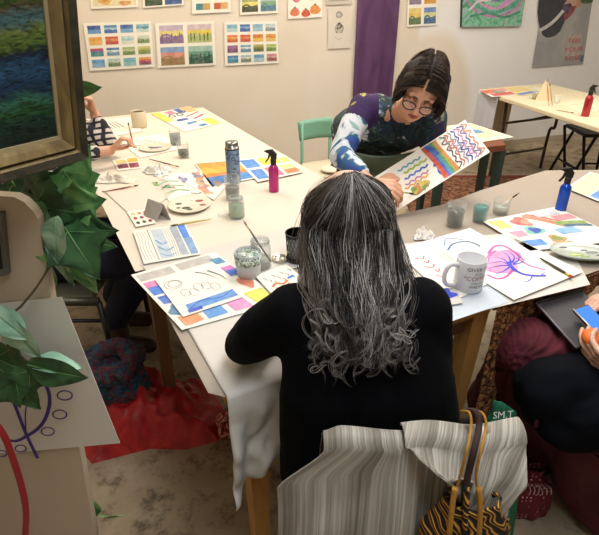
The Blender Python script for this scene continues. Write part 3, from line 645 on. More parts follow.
s.rect(.03, .04, .35, .45, '#4a8ede', .02).rect(.38, .04, .8, .4, '#f0d83c', .02).rect(.82, .1, .98, .4, '#f0e07a').rect(.03, .52, .3, .95, '#4f8fdc', .03).rect(.34, .5, .62, .95, '#e06f9a', .03).rect(.66, .5, .96, .7, '#efe9a0').rect(.66, .72, .97, .95, '#ea8a4a', .02)
s.done('swatch_sheet', 'sheet of yellow, blue, pink and orange squares behind the pink bottle', 'painting', GP)
s = tsheet([(127, 212), (148, 209), (156, 223), (136, 227)], 2)
for k, c in enumerate(('#d9c06a', '#e08a3a', '#c93a34', '#b53a3f', '#9a3f6a', '#b02f3f', '#3f5a45', '#4a5a3f', '#a5333a')): s.blob(.2+.3*(k % 3), .2+.3*(k//3), .09, .09, c, .05)
s.done('colour_card', 'white card with dots of red, orange and green paint beside the tent card', 'painting')
# place card
t = thing('place_card', 'grey folded tent card standing beside the round paint palette', 'card', P(152, 214, Z0))
a, b, c = P(146, 218, Z0), P(157, 223, Z0), P(152, 195, Z0)
CARD = mat('#b5afa8', .8, name='grey_card'); c1 = P(146, 214, Z0)
l0, l1 = P(143, 217, Z0), P(156, 223, Z0); bk0 = l0+V((.03, .05, 0)); bk1 = l1+V((.05, .03, 0)); up = V((.02, .03, .065))
MB().prism([l0, l1, l1+up+V((.01, 0, 0)), l0+up], (.0008, .0008, 0), CARD).build('front_panel', t)
MB().prism([bk0, bk1, l1+up+V((.01, 0, 0)), l0+up], (.0008, .0008, 0), CARD).build('back_panel', t)
# sheet under the striped painting + translucent film
# -- right tables
s = tsheet([(394, 250), (470, 228), (531, 262), (452, 302)], 2)
for k in range(5): s.stroke([(.1+.05*(k % 2), .25+.09*k), (.16, .3+.09*k), (.2, .26+.09*k)], .005, '#b8506a')
s.stroke([(.34, .32), (.36, .5)], .004, '#dcc9a0').stroke([(.39, .3), (.41, .5)], .004, '#dcb98a')
s.stroke([(.5, .2), (.62, .08), (.75, .2)], .005, '#6f8fc0').stroke([(.47, .3), (.6, .22), (.76, .26), (.8, .42), (.68, .5)], .008, '#4f78b8')
s.done('sketch_sheet', 'white sheet with pink signs and blue curls behind the coffee mug', 'painting')
s = tsheet([(505, 233), (583, 272), (514, 300), (452, 262)], 3)
MG, ROY = '#c04fa8', '#1c34d8'
X = lambda q: [s.px(x, y) for x, y in q]
u, v = s.px(500, 262); s.blob(u, v, .2, .3, '#dfa3d0', .2)
s.stroke(X([(488, 254), (494, 247), (503, 246), (514, 252), (523, 260)]), .011, MG).stroke(X([(487, 262), (489, 256), (496, 251)]), .014, '#cf6fc0').stroke(X([(516, 258), (530, 266), (545, 270)]), .008, MG).stroke(X([(487, 275), (497, 279), (506, 277), (513, 270)]), .010, MG).stroke(X([(489, 270), (497, 273), (506, 270)]), .008, '#d07fc4')
for q in ([(510, 265), (502, 259), (492, 258)], [(510, 265), (500, 262), (488, 264)], [(510, 266), (500, 266), (488, 269)], [(511, 264), (508, 256), (498, 251)], [(512, 263), (514, 257), (506, 250)], [(513, 264), (519, 260), (517, 254)], [(510, 267), (503, 272), (494, 275)], [(513, 265), (521, 263), (526, 259)]):
    s.stroke(X(q), .008, ROY, taper=True)
s.stroke(X([(509, 262), (513, 269), (522, 274), (533, 276), (546, 276)]), .011, ROY).stroke(X([(508, 263), (511, 267), (515, 271)]), .016, ROY); s.stroke(X([(533, 275), (529, 281), (521, 283)]), .006, ROY, taper=True).stroke(X([(540, 276), (545, 273), (550, 272)]), .004, '#3f6fd8', taper=True)
s.done('painted_sheet', 'painting of a bending blue tree with magenta branches by the coffee mug', 'painting', GP)
s = tsheet([(482, 221), (556, 207), (625, 240), (530, 251)], 3)
s.rect(.03, .05, .2, .34, '#e3e77a', .03); s.blob(.36, .22, .1, .14, '#e5736a').blob(.4, .25, .05, .08, '#f0a08a'); s.stroke([(.47, .08), (.62, .3), (.72, .5)], .03, '#e0967a').stroke([(.53, .05), (.68, .25), (.78, .44)], .012, '#d9705f')
s.rect(.06, .42, .24, .64, '#eba0bc', .03); s.blob(.34, .5, .1, .12, '#7fd0c0').blob(.35, .5, .06, .08, '#3f5fc0'); s.rect(.06, .72, .27, .92, '#5d9ae6', .03); s.blob(.42, .78, .08, .1, '#c9a060'); s.blob(.42, .78, .05, .06, '#8a9a4a')
s.rect(.3, .88, .5, .99, '#efa860'); s.rect(.54, .54, .78, .7, '#8fc0ea').rect(.74, .22, .98, .36, '#ea8f9a').stroke([(.66, .42), (.8, .44), (.98, .5)], .03, '#8faa5a').stroke([(.7, .5), (.84, .52), (.98, .58)], .015, '#3f6f8f')
s.rect(.6, .05, .9, .2, '#e0dce6')
s.done('swatch_sheet', 'sheet of many pastel colour patches before the blue spray bottle', 'painting', GP)
s = tsheet([(566, 188), (590, 172), (660, 190), (625, 212)], 2)
s.rect(.0, .03, .97, .38, '#efe2bb').rect(.05, .4, .3, .97, '#5f9ae0').rect(.3, .4, .96, .72, '#7fa8c0').rect(.28, .68, .96, .97, '#a9c48a')
s.done('painted_sheet', 'landscape painting of blue and green at the right edge beyond the blue bottle', 'painting', GP)
s = tsheet([(255, 276), (286, 264), (318, 290), (281, 304)], 5)
for k in range(10): u, v = .12+.085*k, .16+.1*((k*7) % 3); s.stroke([(u, v), (u+.05, v+.06), (u+.02, v+.1)], .0022, '#2c2c30')
s.stroke([(.15, .5), (.3, .44), (.45, .52), (.62, .46)], .009, '#d9884a').stroke([(.18, .56), (.4, .6), (.6, .55)], .005, '#e0a060').stroke([(.66, .42), (.86, .4)], .01, '#2f7fe8')
for k in range(7): s.stroke([(.2+.1*k, .72), (.26+.1*k, .8)], .002, '#44444a')
s.done('sketch_sheet', 'sheet with small black marks and an orange scribble by the dark wire tumbler', 'painting')
s = tsheet([(428, 289), (455, 287), (463, 303), (436, 307)], 3, paper=PLAINSHEET)
s.blob(.62, .4, .26, .3, '#2646d8', .3).blob(.3, .42, .12, .15, '#3a62dc', .3)
s.done('paint_scrap', 'scrap of paper with a dark blue paint blot left of the coffee mug', 'paper')
# folding-table paper
FZ = .7405
def fsheet(px, k=0, **kw): return Sheet([P(x, y, FZ+.0024*k+.001) for x, y in px], **kw)
s = fsheet([(480, 91), (505, 88), (522, 94), (492, 97)], 0); s.rect(.0, .0, .5, .5, '#e8705a').rect(.35, .2, .7, .6, '#7fb08a').rect(.5, .0, .9, .4, '#e9a0a0').rect(.1, .55, .95, .95, '#d9605a')
s.done('painted_sheet', 'red and green painting at the far corner of the folding table', 'painting', GP)
s = fsheet([(503, 88), (522, 86), (541, 92), (520, 96)], 1, paper=mat('#e9d9a8', .8, name='cream_card')); s.rect(.05, .75, .95, .95, '#5f86c8').rect(.1, .1, .9, .65, '#e9cf8a')
s.done('painted_sheet', 'cream painting with a blue edge on the folding table by the jar', 'painting', GP)
s = fsheet([(556, 103), (590, 98), (620, 106), (585, 114)], 0, paper=mat('#eadfc0', .8, name='cream_paper')); s.stroke([(.2, .3), (.6, .4)], .01, '#c9b590').stroke([(.2, .6), (.4, .8)], .012, '#a58f70')
s.done('paper_sheet', 'cream sheet lying under the red spray bottle', 'paper')

# ---------- vessels
def mug(px, py, r, h, m, name, label, cat, handle=None, wall=.003, liquid=None, fill=.8, group=None, flare=1., h0=Z0):
    b = P(px, py, h0+.0008); t = thing(name, label, cat, b)
    r2 = r*flare
    MB().lathe([(0, .0), (r*.9, 0), (r, .006), (r2, h), (r2-wall*.5, h+.001), (r2-wall, h), (r-wall, .008), (0, .006)], m, b, 32).build('cup', t)
    if handle:
        a, s_ = handle; d = V((math.cos(a), math.sin(a), 0))
        pts = spline([b+d*(r*.98)+V((0, 0, h*.84)), b+d*(r+.022*s_)+V((0, 0, h*.86)), b+d*(r+.033*s_)+V((0, 0, h*.58)), b+d*(r+.026*s_)+V((0, 0, h*.27)), b+d*(r*.98)+V((0, 0, h*.16))], 18)
        MB().tube(pts, .0055*s_, m, 10).build('handle', t)
    if liquid: MB().lathe([(0, .0095), (r-wall*1.5, .0095), (r2-wall*1.5, h*fill), (0, h*fill)], liquid, b, 28).build('water', t)
    return t, b
COF = mat('#1c0f0a', .5, spec=.2, name='coffee'); CREAMG = mat('#d9c9ab', .4, var=.05, name='cream_stoneware')
t, b = mug(140, 127, .047, .10, CREAMG, 'coffee_mug', 'cream mug full of dark coffee at the far end of the long table', 'mug', (1.9, 1.), liquid=COF, fill=.93)
GREYC = mat('#bcc1c4', .3, var=.03, name='pale_grey_glaze')
t, b = mug(249, 276, .036, .085, GREYC, 'patterned_cup', 'pale grey cup with a green leaf band beside the scribbled sheet', 'cup', (2.9, .1), flare=1.18)
pm = wavy('leaf_band_glaze', [(.42, '#dfe4df'), (.5, '#3f6a52'), (.58, '#6f9a80')], kind='noise', wscale=7., dist=2., rough=.3, interp='CONSTANT')
MB().lathe([(.0408, .050), (.0432, .078)], pm, b, 32).build('leaf_band', t)
t, b = mug(467, 288, .043, .102, mat('#d5d6d9', .22, var=.02, name='white_mug_glaze'), 'coffee_mug', 'white mug printed with coffee lettering before the blue tree painting', 'mug', (math.radians(196), 1.25), flare=1.0)
lt = MB(); DK, RDT = mat('#2c2a30', .5, name='black_print'), mat('#8f3a30', .5, name='rust_print')
for w, sz, zz, mm in (('GIVER OF', .0165, .078, DK), ('all the', .010, .066, DK), ('*COFFEE*', .0195, .048, RDT), ('things and', .009, .037, DK), ('WRITER', .013, .023, DK)):
    def fn(x, y, zz=zz): a = math.radians(-74)+x/.0432; return b+V((math.cos(a)*.0434, math.sin(a)*.0434, zz+y))
    text(lt, w, sz, fn, mm)
lt.build('lettering', t)
WG = glass('#dfe6e2', .02, 'jar_glass')
def jar(px, py, r, h, label, water, fill, group=None, name='glass_jar', h0=Z0, neck=False, ribs=False):
    b = P(px, py, h0+.0008); t = thing(name, label, 'jar' if 'jar' in name else 'glass', b, group); w = .0022
    if neck: prof = [(0, 0), (r*.92, 0), (r, .006), (r, h*.76), (r*.86, h*.84), (r*.86, h*.99), (r*.86-w, h), (r*.86-w, h*.84), (r-w, h*.75), (r-w, .008), (0, .006)]
    else: prof = [(0, 0), (r*.88, 0), (r*.9, .006), (r, h), (r-w/2, h+.001), (r-w, h), (r*.9-w, .008), (0, .006)]
    ves = MB().lathe(prof, WG, b, 32).build('vessel', t)
    if neck:
        tr = MB()
        for q in (.88, .94): tr.lathe([(r*.87+.0015*math.cos(a), h*q+.0015*math.sin(a)) for a in [k*math.pi/3 for k in range(7)]], WG, b, 28)
        tr.build('screw_thread', ves)
    k = .9 if not neck else 1
    if water: MB().lathe([(0, .0085), (r*k-w*1.3, .0085), ((r*(k+(1-k)*fill)-w*1.3), h*fill), (0, h*fill)], water, b, 28).build('paint_water', t)
    return t, b
def wat(c, a=.55): 
    key = ('wat', c)
    if key in _m: return _m[key]
    m, nt, b = newmat('paint_water_'+c.strip('#')); b.inputs['Base Color'].default_value = lin(c); b.inputs['Roughness'].default_value = .12; b.inputs['Alpha'].default_value = .5+.5*a
    _m[key] = m; return m
GJ = 'glasses of paint water'
jar(454, 225, .034, .088, 'glass of dark murky water, left of the teal one', wat('#4a4c48', .85), .72, GJ, 'water_glass')
jar(479, 221, .030, .076, 'glass of teal paint water between the murky and the clear ones', wat('#2a8a88', .9), .8, GJ, 'water_glass')
jar(500, 213, .033, .055, 'low clear jar with a dark brush leaning in it', wat('#cfd6c4', .3), .55, GJ)
jar(176, 145, .034, .085, 'clear glass with grey-blue water behind the palette at the far end', wat('#8f989a', .5), .75, GJ, 'water_glass')
jar(184, 157, .032, .075, 'short glass half filled with dark grey water near the far palette', wat('#474c4e', .85), .5, GJ, 'water_glass')
jar(233, 199, .033, .10, 'ribbed glass of dull grey water directly in front of the steel tumbler', wat('#7d7a72', .7), .55, GJ, 'water_glass')
jar(237, 217, .032, .085, 'threaded jar of pale green water nearest the glass lid', wat('#a9c4a4', .6), .62, GJ, neck=True)
jar(261, 267, .034, .10, 'clear threaded jar with a brush resting on its rim behind the green patterned cup', wat('#c9cdc9', .2), .35, GJ, neck=True)
jar(536, 99, .040, .085, 'jar with a yellow label and brushes on the folding table', wat('#c9b98a', .6), .5, GJ, h0=FZ)
jar(556, 103, .03, .06, 'small clear jar on the folding table beside the leaning brushes', None, 0, GJ, h0=FZ)
# brush holder stuff on folding table
fb0 = P(545, 101, FZ)
fo = MB(); TANP = mat('#e2cfa9', .8, name='tan_paper')
fo.add([fb0+V(q) for q in ((-.07, .03, 0), (.01, 0, 0), (-.01, .035, .17), (.085, .04, 0))], [(0, 1, 2), (1, 3, 2)], TANP)
solo(fo, 'folded_paper', 'tan folded paper standing behind the brushes on the folding table', 'paper', solid=.0015)
def brush(p0, p1, label, hc='#6d3a20', r=.0032, ferr='#c9b98a', tipc='#3a3230', group='paint brushes', tl=.14):
    p0, p1 = V(p0), V(p1); t = thing('paint_brush', label, 'brush', (p0+p1)/2 if min(p0.z, p1.z) > 0 else p0, group); d = p1-p0
    q = lambda a: p0+d*a
    MB().tube([q(0), q(.2), q(.55), q(1-2*tl)], [r*.5, r*.8, r*1.15, r*.9], mat(hc, .35, name='handle_'+hc.strip('#'))).build('handle', t)
    MB().tube([q(1-2*tl), q(1-tl)], r*.95, mat(ferr, .3, metal=.9, name='ferrule')).build('ferrule', t)
    MB().tube([q(1-tl), q(1-tl*.5), q(1)], [r*.9, r*1.05, r*.15], mat(tipc, .8, name='bristle_'+tipc.strip('#'))).build('bristles', t)
    return t
UP = V((0, 0, .004))
def lay(px0, px1, k=2, h0=Z0): return P(px0[0], px0[1], h0+.0024*k+.0045), P(px1[0], px1[1], h0+.0024*k+.0045)
brush(*lay((149, 159), (180, 167)), 'brush with a red tip lying before the far palette', '#4a3a2a', tipc='#8a2f25')
brush(*lay((133, 139), (107, 143)), 'thin reddish brush lying nearest the raised hand', '#a5604a')
brush(*lay((131, 143), (110, 148)), 'second thin brush below the first behind the painting hand', '#8a4a3a')
brush(*lay((102, 192), (139, 185)), 'thin dark red brush across the blank cream sheet', '#7a3a30')
brush(*lay((211, 219), (170, 226), 3), 'brush with a cream and green handle before the round palette', '#cdbb7a', .0042, tipc='#5f4a30')
brush(*lay((540, 258), (574, 278), 4), 'brush with a yellow handle and red tip by the tree painting', '#3f3a30', .0042, ferr='#d9b96a', tipc='#b53a30', tl=.12)
a = P(262, 248, Z0+.105); bq = P(243, 232, Z0+.115)
brush(P(271, 262, Z0+.05), T(243, 220, (bq-V((0, 0, H))).length*.985), 'brush resting upside down in the clear threaded jar', '#5d5a52', .003, tipc='#8f8a80')
jb = P(500, 213, Z0)
brush(jb+V((-.02, -.005, .015)), jb+V((.066, .012, .082)), 'dark brush leaning out of the low clear jar', '#c9c0b0', .003, tipc='#2c2a28', tl=.3)
fb = P(549, 106, FZ+.004)
brush(fb, fb+V((-.05, .03, .20)), 'taller of the two brushes leaning on the tan folded paper', '#c08a5a', .004, tipc='#6a4a30')
brush(fb+V((.03, .01, 0)), fb+V((-.01, .05, .16)), 'shorter of the two brushes leaning on the tan folded paper', '#b58a5a', .004, tipc='#3a2a20')
brush(*lay((556, 110), (574, 113), 1, FZ), 'brush lying flat beside the red spray bottle', '#8a8a60')
# lids
for px, py, r, lab in ((224, 215, .026, 'glass lid lying beside the jar of pale green water'), (280, 260, .028, 'metal ring lid lying between the clear jar and the wire tumbler')):
    m = mat('#cfcabb', .2, metal=.6, name='lid_metal') if px > 250 else WG
    solo(MB().lathe([(r, 0), (r, .009), (r-.002, .010), (r-.003, .003), (0, .003)], m, P(px, py, Z0+.0005), 30), 'jar_lid', lab, 'lid')
# wire tumbler
b = P(298, 260, Z0+.001); t = thing('wire_tumbler', 'dark wire mesh pen cup beside the long grey hair', 'cup', b)
DW = mat('#3f4046', .35, metal=.6, name='dark_wire'); MB().lathe([(0, 0), (.034, 0), (.036, .004), (.040, .012)], DW, b, 30).build('base', t)
MB().lathe([(.030, .004), (.0365, .088), (.034, .088), (.028, .008)], wavy('grey_cup_interior', [(.3, '#85868a'), (.7, '#a0a0a2')], kind='noise', wscale=8., rough=.5), b, 28).build('liner', t)
w = MB()
for k in range(20):
    for sg in (-1, 1):
        w.tube([b+V(((.0345+.0055*q)*math.cos(k*.314+sg*q*.9), (.0345+.0055*q)*math.sin(k*.314+sg*q*.9), .006+.094*q)) for q in [i/6 for i in range(7)]], .0009, DW, 4)
w.build('wire_mesh', t); MB().lathe([(.0405+.0018*math.cos(a), .10+.0018*math.sin(a)) for a in [k*math.pi/4 for k in range(9)]], DW, b, 30).build('rim', t)
# steel tumbler
b = P(234, 182, Z0+.001); t = thing('travel_tumbler', 'blue floral travel tumbler with a steel lid', 'tumbler', b)
MB().lathe([(0, 0), (.029, 0), (.031, .004), (.032, .155), (.030, .158)], wavy('blue_floral_print', [(.3, '#46607f'), (.48, '#7f9ab5'), (.56, '#2f4058'), (.7, '#a9bccb')], kind='noise', wscale=2.6, dist=1.5, rough=.35), b, 32).build('body', t)
ST = mat('#a9a8a4', .25, metal=.9, name='steel')
MB().lathe([(.030, .158), (.0315, .159), (.0315, .163), (.029, .164), (.029, .184), (.027, .188), (0, .188)], ST, b, 32).build('lid', t)
MB().lathe([(.0325, .154), (.0325, .1585)], mat('#23262c', .4, name='dark_seal'), b, 32).build('seal', t)
# spray bottles
def spray(px, py, c, label, ang, h=.115, r=.0215, h0=Z0, k=0):
    b = P(px, py, h0+.001+.0024*k); t = thing('spray_bottle', label, 'spray bottle', b, 'coloured bottles with black spray heads')
    MB().lathe([(0, 0), (r*.93, 0), (r, .003), (r, h*.8), (r*.93, h*.88), (r*.6, h*.96), (r*.45, h), (r*.45, h*1.03), (0, h*1.03)], mat(c, .22, metal=.35, var=.03, name='bottle_'+c.strip('#')), b, 32).build('bottle', t)
    MB().lathe([(r*.58, h), (r*.58, h*1.17), (r*.4, h*1.2), (0, h*1.2)], BLACK, b, 20).build('collar', t)
    R = Matrix.Rotation(ang, 3, 'Z'); w = .007; z = h*1.18
    def pr(poly, w): return MB().prism([b+R @ V((x, -w, q)) for x, q in poly], R @ V((0, 2*w, 0)), BLACK)
    hd = pr([(-.014, z), (.010, z), (.012, z+.022), (.030, z+.028), (.032, z+.038), (.002, z+.042), (-.016, z+.022)], w).build('spray_head', t, bevel=.0015)
    pr([(.010, z+.022), (.020, z+.022), (.024, z+.004), (.036, z-.014), (.030, z-.015), (.016, z+.004)], w*.7).build('trigger', hd, bevel=.001)
    MB().tube([b+R @ V((.030, 0, z+.033)), b+R @ V((.037, 0, z+.0335))], .004, BLACK).build('nozzle', hd)
spray(274, 191, '#b8327c', 'pink spray bottle with a black trigger head on the long table', math.pi*.97, h=.122, r=.022)
spray(560, 211, '#1a50c0', 'blue spray bottle with a black trigger head near the pastel patches', math.pi*1.0, h=.118, r=.0215)
spray(585, 116, '#b03038', 'red spray bottle with a black trigger head on the folding table', 0.1, h=.145, r=.027, h0=FZ)
# palettes
def palette(px, py, rx, ry, label, cols, m, rz=0, k=1, cat='palette'):
    b = P(px, py, Z0+.0024*k); t = thing('paint_palette', label, cat, b); Rz = Matrix.Rotation(rz, 3, 'Z')
    MB().lathe([(0, 0), (.8, 0), (.86, .003), (1, .012), (.985, .0135), (.84, .006), (0, .005)], m, b, 40, sx=rx, sy=ry, R=Rz).build('dish', t)
    for o in t.children: pass
    for i, (u, v, w, c) in enumerate(cols):
        MB().ell(b+Rz @ V((u*rx, v*ry, .0055)), (w*rx, w*ry*.7, .0022), mat(c, .3, var=.15, scale=60, name='wet_'+c.strip('#')), n=14, k=8).build('paint_blob', t)
DISH = mat('#dcd8c6', .35, var=.03, name='dish_white')
palette(190, 206, .088, .10, 'round white palette with red and green paint dabs beside the tent card', [(-.55, .1, .16, '#4a5a3a'), (-.1, -.35, .2, '#3f4a3a'), (.1, -.5, .14, '#4a5a4a'), (.35, .45, .2, '#a53a3f'), (.6, 0, .16, '#a8553a'), (-.45, -.35, .1, '#2f4a3a'), (.0, .5, .08, '#c9c0a0')], DISH)
palette(155, 149, .088, .085, 'round white palette with a violet-grey puddle at the far end', [(0, .1, .3, '#6a6a86'), (.25, .2, .2, '#8f8fa3'), (-.3, .2, .2, '#55556a'), (-.2, -.2, .1, '#8a8a9a')], DISH)
palette(582, 254, .105, .062, 'oval grey-green palette tray beside the yellow handled brush', [(-.5, .5, .14, '#3f4a55'), (-.25, -.3, .24, '#a9c46a'), (0, -.45, .15, '#8fae5a'), (.1, .3, .12, '#55606a'), (.3, .1, .2, '#6a757a'), (.5, -.2, .14, '#4a5560')], mat('#b5bdb4', .3, var=.05, name='tray_grey'), rz=-.15, k=5)
# crumpled tissues
def crumple(px, py, rx, ry, h, label, m, k=1, seed=1):
    b = P(px, py, Z0+.0024*k)
    def fn(u, v):
        a = 2*math.pi*u; q = v; n = mnoise.noise(V((math.cos(a)*q*2.2+seed, math.sin(a)*q*2.2, seed*1.7))); n2 = mnoise.noise(V((math.cos(a)*q*6+seed, math.sin(a)*q*6, seed*.7)))
        r = q*(1+.22*math.sin(3*a+seed)+.12*math.sin(7*a))
        return b+V((rx*r*math.cos(a), ry*r*math.sin(a), max(.0005, h*(1-q**2)*(.55+.9*n+.5*n2)+.0006)))
    return MB().grid(fn, 48, 14, m, smooth=False)
TIS = wavy('stained_tissue', [(.4, '#eeeae2'), (.58, '#e6e4e0'), (.64, '#6f9ac0'), (.7, '#ecebe6')], kind='noise', wscale=1.8, dist=1.5, rough=.95)
solo(crumple(424, 236, .038, .040, .038, '', wavy('stained_tissue_two', [(.42, '#f0ece6'), (.56, '#e8e4de'), (.62, '#4f86b8'), (.68, '#d9a48a'), (.74, '#f0ece6')], kind='noise', wscale=2.2, dist=1.8, rough=.95), seed=3), 'crumpled_tissue', 'crumpled tissue stained blue beside the murky water glass', 'tissue')
solo(crumple(159, 172, .065, .06, .035, '', TIS, seed=5), 'crumpled_tissue', 'crumpled tissue stained blue in the middle of the long table', 'tissue')
solo(crumple(113, 180, .10, .055, .03, '', mat('#e9e1d2', .95, var=.04, name='cream_tissue'), seed=9), 'crumpled_tissue', 'cream crumpled napkin at the left edge of the long table', 'tissue')
# ================= CHAIR, SHAWL, BAGS
cx, cy = .21, .66
DKW = mat('#3a2a20', .5, name='dark_chair_wood')
t = thing('dining_chair', 'chair in the foreground draped with the striped grey shawl', 'chair', (cx, .86, 0))
bkp = MB(); 
for i in range(4): pass
def chb(u, v): return V((cx-.160+.32*u, cy+.014, .855-.30*v))
MB().grid(chb, 12, 6, DKW).build('backrest', t, solid=.014)
MB().box((cx, .86, .45), (.40, .40, .035), DKW).build('seat', t, bevel=.01)
for sx in (-1, 1):
    MB().bar((cx+sx*.175, cy+.01, .56), (cx+sx*.185, cy-.03, 0), .03, .03, DKW).build('leg', t)
    MB().bar((cx+sx*.175, 1.03, .44), (cx+sx*.185, 1.05, 0), .032, .032, DKW, .025, .025).build('leg', t)
    MB().bar((cx+sx*.175, cy+.01, .56), (cx+sx*.155, cy+.014, .85), .03, .016, DKW).build('post', t)
# shawl
def shawlm():
    m, nt, b = newmat('striped_linen'); b.inputs['Roughness'].default_value = .9; b.inputs['Sheen Weight'].default_value = .2
    tc = N(nt, 'ShaderNodeUVMap'); mp = N(nt, 'ShaderNodeMapping'); nt.links.new(tc.outputs['UV'], mp.inputs['Vector']); mp.inputs['Scale'].default_value = (1, .02, 1)
    n = N(nt, 'ShaderNodeTexNoise', Scale=75.0, Detail=4.0, Roughness=.7); nt.links.new(mp.outputs['Vector'], n.inputs['Vector'])
    n1 = N(nt, 'ShaderNodeTexNoise', Scale=9.0, Detail=1.0); nt.links.new(mp.outputs['Vector'], n1.inputs['Vector'])
    a = ramp(nt, n.outputs['Fac'], [(.34, '#7f7a70'), (.5, '#aaa59a'), (.66, '#ccc7bd')]); d = ramp(nt, n1.outputs['Fac'], [(.4, '#a8a196'), (.55, '#ffffff')])
    mx = N(nt, 'ShaderNodeMix', data_type='RGBA', blend_type='MULTIPLY'); mx.inputs['Factor'].default_value = .7
    nt.links.new(a, mx.inputs['A']); nt.links.new(d, mx.inputs['B']); nt.links.new(mx.outputs['Result'], b.inputs['Base Color'])
    n2 = N(nt, 'ShaderNodeTexNoise', Scale=160.0, Detail=3.0); nt.links.new(tc.outputs['UV'], n2.inputs['Vector']); bump(nt, b, n.outputs['Fac'], .35, .003); return m
SH = shawlm()
def cloth(name_mb, fn, nu, nv, m, us=1., vs=1.):
    return name_mb.grid(fn, nu, nv, m)
def shawl(u, v):
    # u across the chair, v from the seat-side hem over the top rail down to the low hem
    x0 = cx-.168+.336*u
    top = .862+.006*math.sin(u*9+1)+.010*smoothstep(.7, 1, u)-.012*smoothstep(.10, 0, u)
    if v < .16:
        q = v/.16; return V((x0, cy+.035-.02*q, top-.09*(1-q)))
    if v < .24:
        q = (v-.16)/.08; a = math.pi*q; return V((x0, cy+.0+.018*math.cos(a), top+.012*math.sin(a)))
    q = (v-.24)/.76
    side = -.085*smoothstep(.42, 0, u)*smoothstep(0, .10, q)+.006*smoothstep(.75, 1, u)*math.sin(q*9)-.11*smoothstep(.65, 1, u)*smoothstep(.12, .45, q)
    fold = (.007*math.sin(u*24+.8+q*1.2)+.004*math.sin(u*47+q*2.2)+.010*math.sin(u*10+2*q)+.010*mnoise.noise(V((u*7+q*5, q*6, 0))))*smoothstep(.0, .25, q)
    flare = -.030*smoothstep(0, .35, q)-.03*q
    z = top-.60*q-.035*smoothstep(.3, 0, u)*smoothstep(0, .10, q)
    return V((x0+side+.004*math.sin(q*7+u*5), cy-.022+flare+fold, z))
o_mb = MB().grid(shawl, 130, 90, SH)
sh = solo(o_mb, 'draped_shawl', 'grey and cream striped linen shawl draped over the foreground chair back', 'shawl', solid=.003)
def adduv(o, nu, nv):
    uv = o.data.uv_layers.new(name='UVMap')
    for l in o.data.loops:
        vi = l.vertex_index; uv.data[l.index].uv = ((vi % (nu+1))/nu, (vi//(nu+1))/nv)
adduv(sh, 130, 90)
# upper fold of the same shawl, lying across the right part: second layer
def flap(u, v):
    x = cx-.030+.204*u; top = .868+.006*math.sin(u*7)+.010*smoothstep(.5, 1, u)
    if v < .2:
        a = math.pi*v/.2; return V((x, cy-.002+.024*math.cos(a), top+.014*math.sin(a)))
    q = (v-.2)/.8; ln = .012+.185*smoothstep(0, .55, u)-.075*smoothstep(.6, 1, u)
    return V((x+.10*q*(1-u)*(1-u)-.035*q*smoothstep(.5, 1, u)+.005*mnoise.noise(V((u*6,q*6,3))), cy-.029-.030*smoothstep(0, .3, q)-.018*q+(.007*math.sin(q*9+u*7)+.005*math.sin(u*24+q*5))*min(1, q*3)-.012*smoothstep(0,.4,q), top-ln*q-.012*q*math.sin(u*5)))
fl = MB().grid(flap, 70, 50, SH).build('folded_layer', sh)
for v_ in fl.data.vertices: pass
adduv(fl, 70, 50)
for l_ in fl.data.uv_layers['UVMap'].data: l_.uv = (l_.uv[0]*.55+l_.uv[1]*.35+.1, l_.uv[1])
md = fl.modifiers.new('solid', 'SOLIDIFY'); md.thickness = .003
# knitted bag hanging on the chair corner
KN = wavy('zigzag_knit', [(.25, '#1d140e'), (.42, '#4a2814'), (.5, '#b5802c'), (.85, '#c9943a'), (.92, '#2a1a10')], (15, 15, 26), (0, .6, 0), wscale=1.0, dist=9., detail=1., rough=.95, bmp=.4)
YEL = mat('#a8782c', .9, var=.25, scale=120, name='mustard_knit'); MAR = mat('#35201c', .9, var=.3, scale=90, name='dark_brown_knit')
bc = AT(468, 520, .575); t = thing('knitted_bag', 'mustard and black zigzag knitted bag hanging from the chair back', 'bag', V((bc.x, bc.y, bc.z-.17)))
def bagf(u, v):
    a = 2*math.pi*u; w = .046+.030*smoothstep(0, .4, v)-.02*smoothstep(.85, 1, v)**2*3*.5; d = .022+.014*math.sin(math.pi*min(1, v*1.1))
    return V((bc.x+w*math.cos(a)*(1+.05*math.sin(5*a)), bc.y+d*math.sin(a)*(1+.1*math.sin(7*a)), bc.z+.055-.21*v))
g = MB().grid(bagf, 40, 24, KN); g.build('bag_body', t, solid=.004)
tp = AT(479, 426, .632)
MB().tube(spline([V((tp.x, tp.y+.055, tp.z-.02)), tp+V((.0, .02, .010)), tp, AT(474, 450, .588), AT(468, 475, .578), AT(464, 500, .565)], 24), .0058, MAR, 8).build('handle', t)
MB().tube(spline([V((tp.x-.012, tp.y+.055, tp.z-.02)), tp+V((-.012, .02, .010)), tp+V((-.013, 0, 0)), AT(467, 450, .586), AT(459, 480, .576), AT(452, 500, .57)], 24), .0024, YEL, 8).build('handle', t)
MB().tube(spline([V((tp.x+.012, tp.y+.055, tp.z-.02)), tp+V((.011, .02, .008)), tp+V((.012, 0, -.002)), AT(481, 450, .584), AT(476, 480, .572), AT(484, 504, .565)], 24), .0024, YEL, 8).build('handle', t)
for k in range(3): MB().tube(spline([AT(455+12*k, 488, .562), AT(452+14*k, 508, .552), AT(449+15*k, 535, .54)], 12), .005, YEL if k != 1 else KN, 8).build('braid', t)

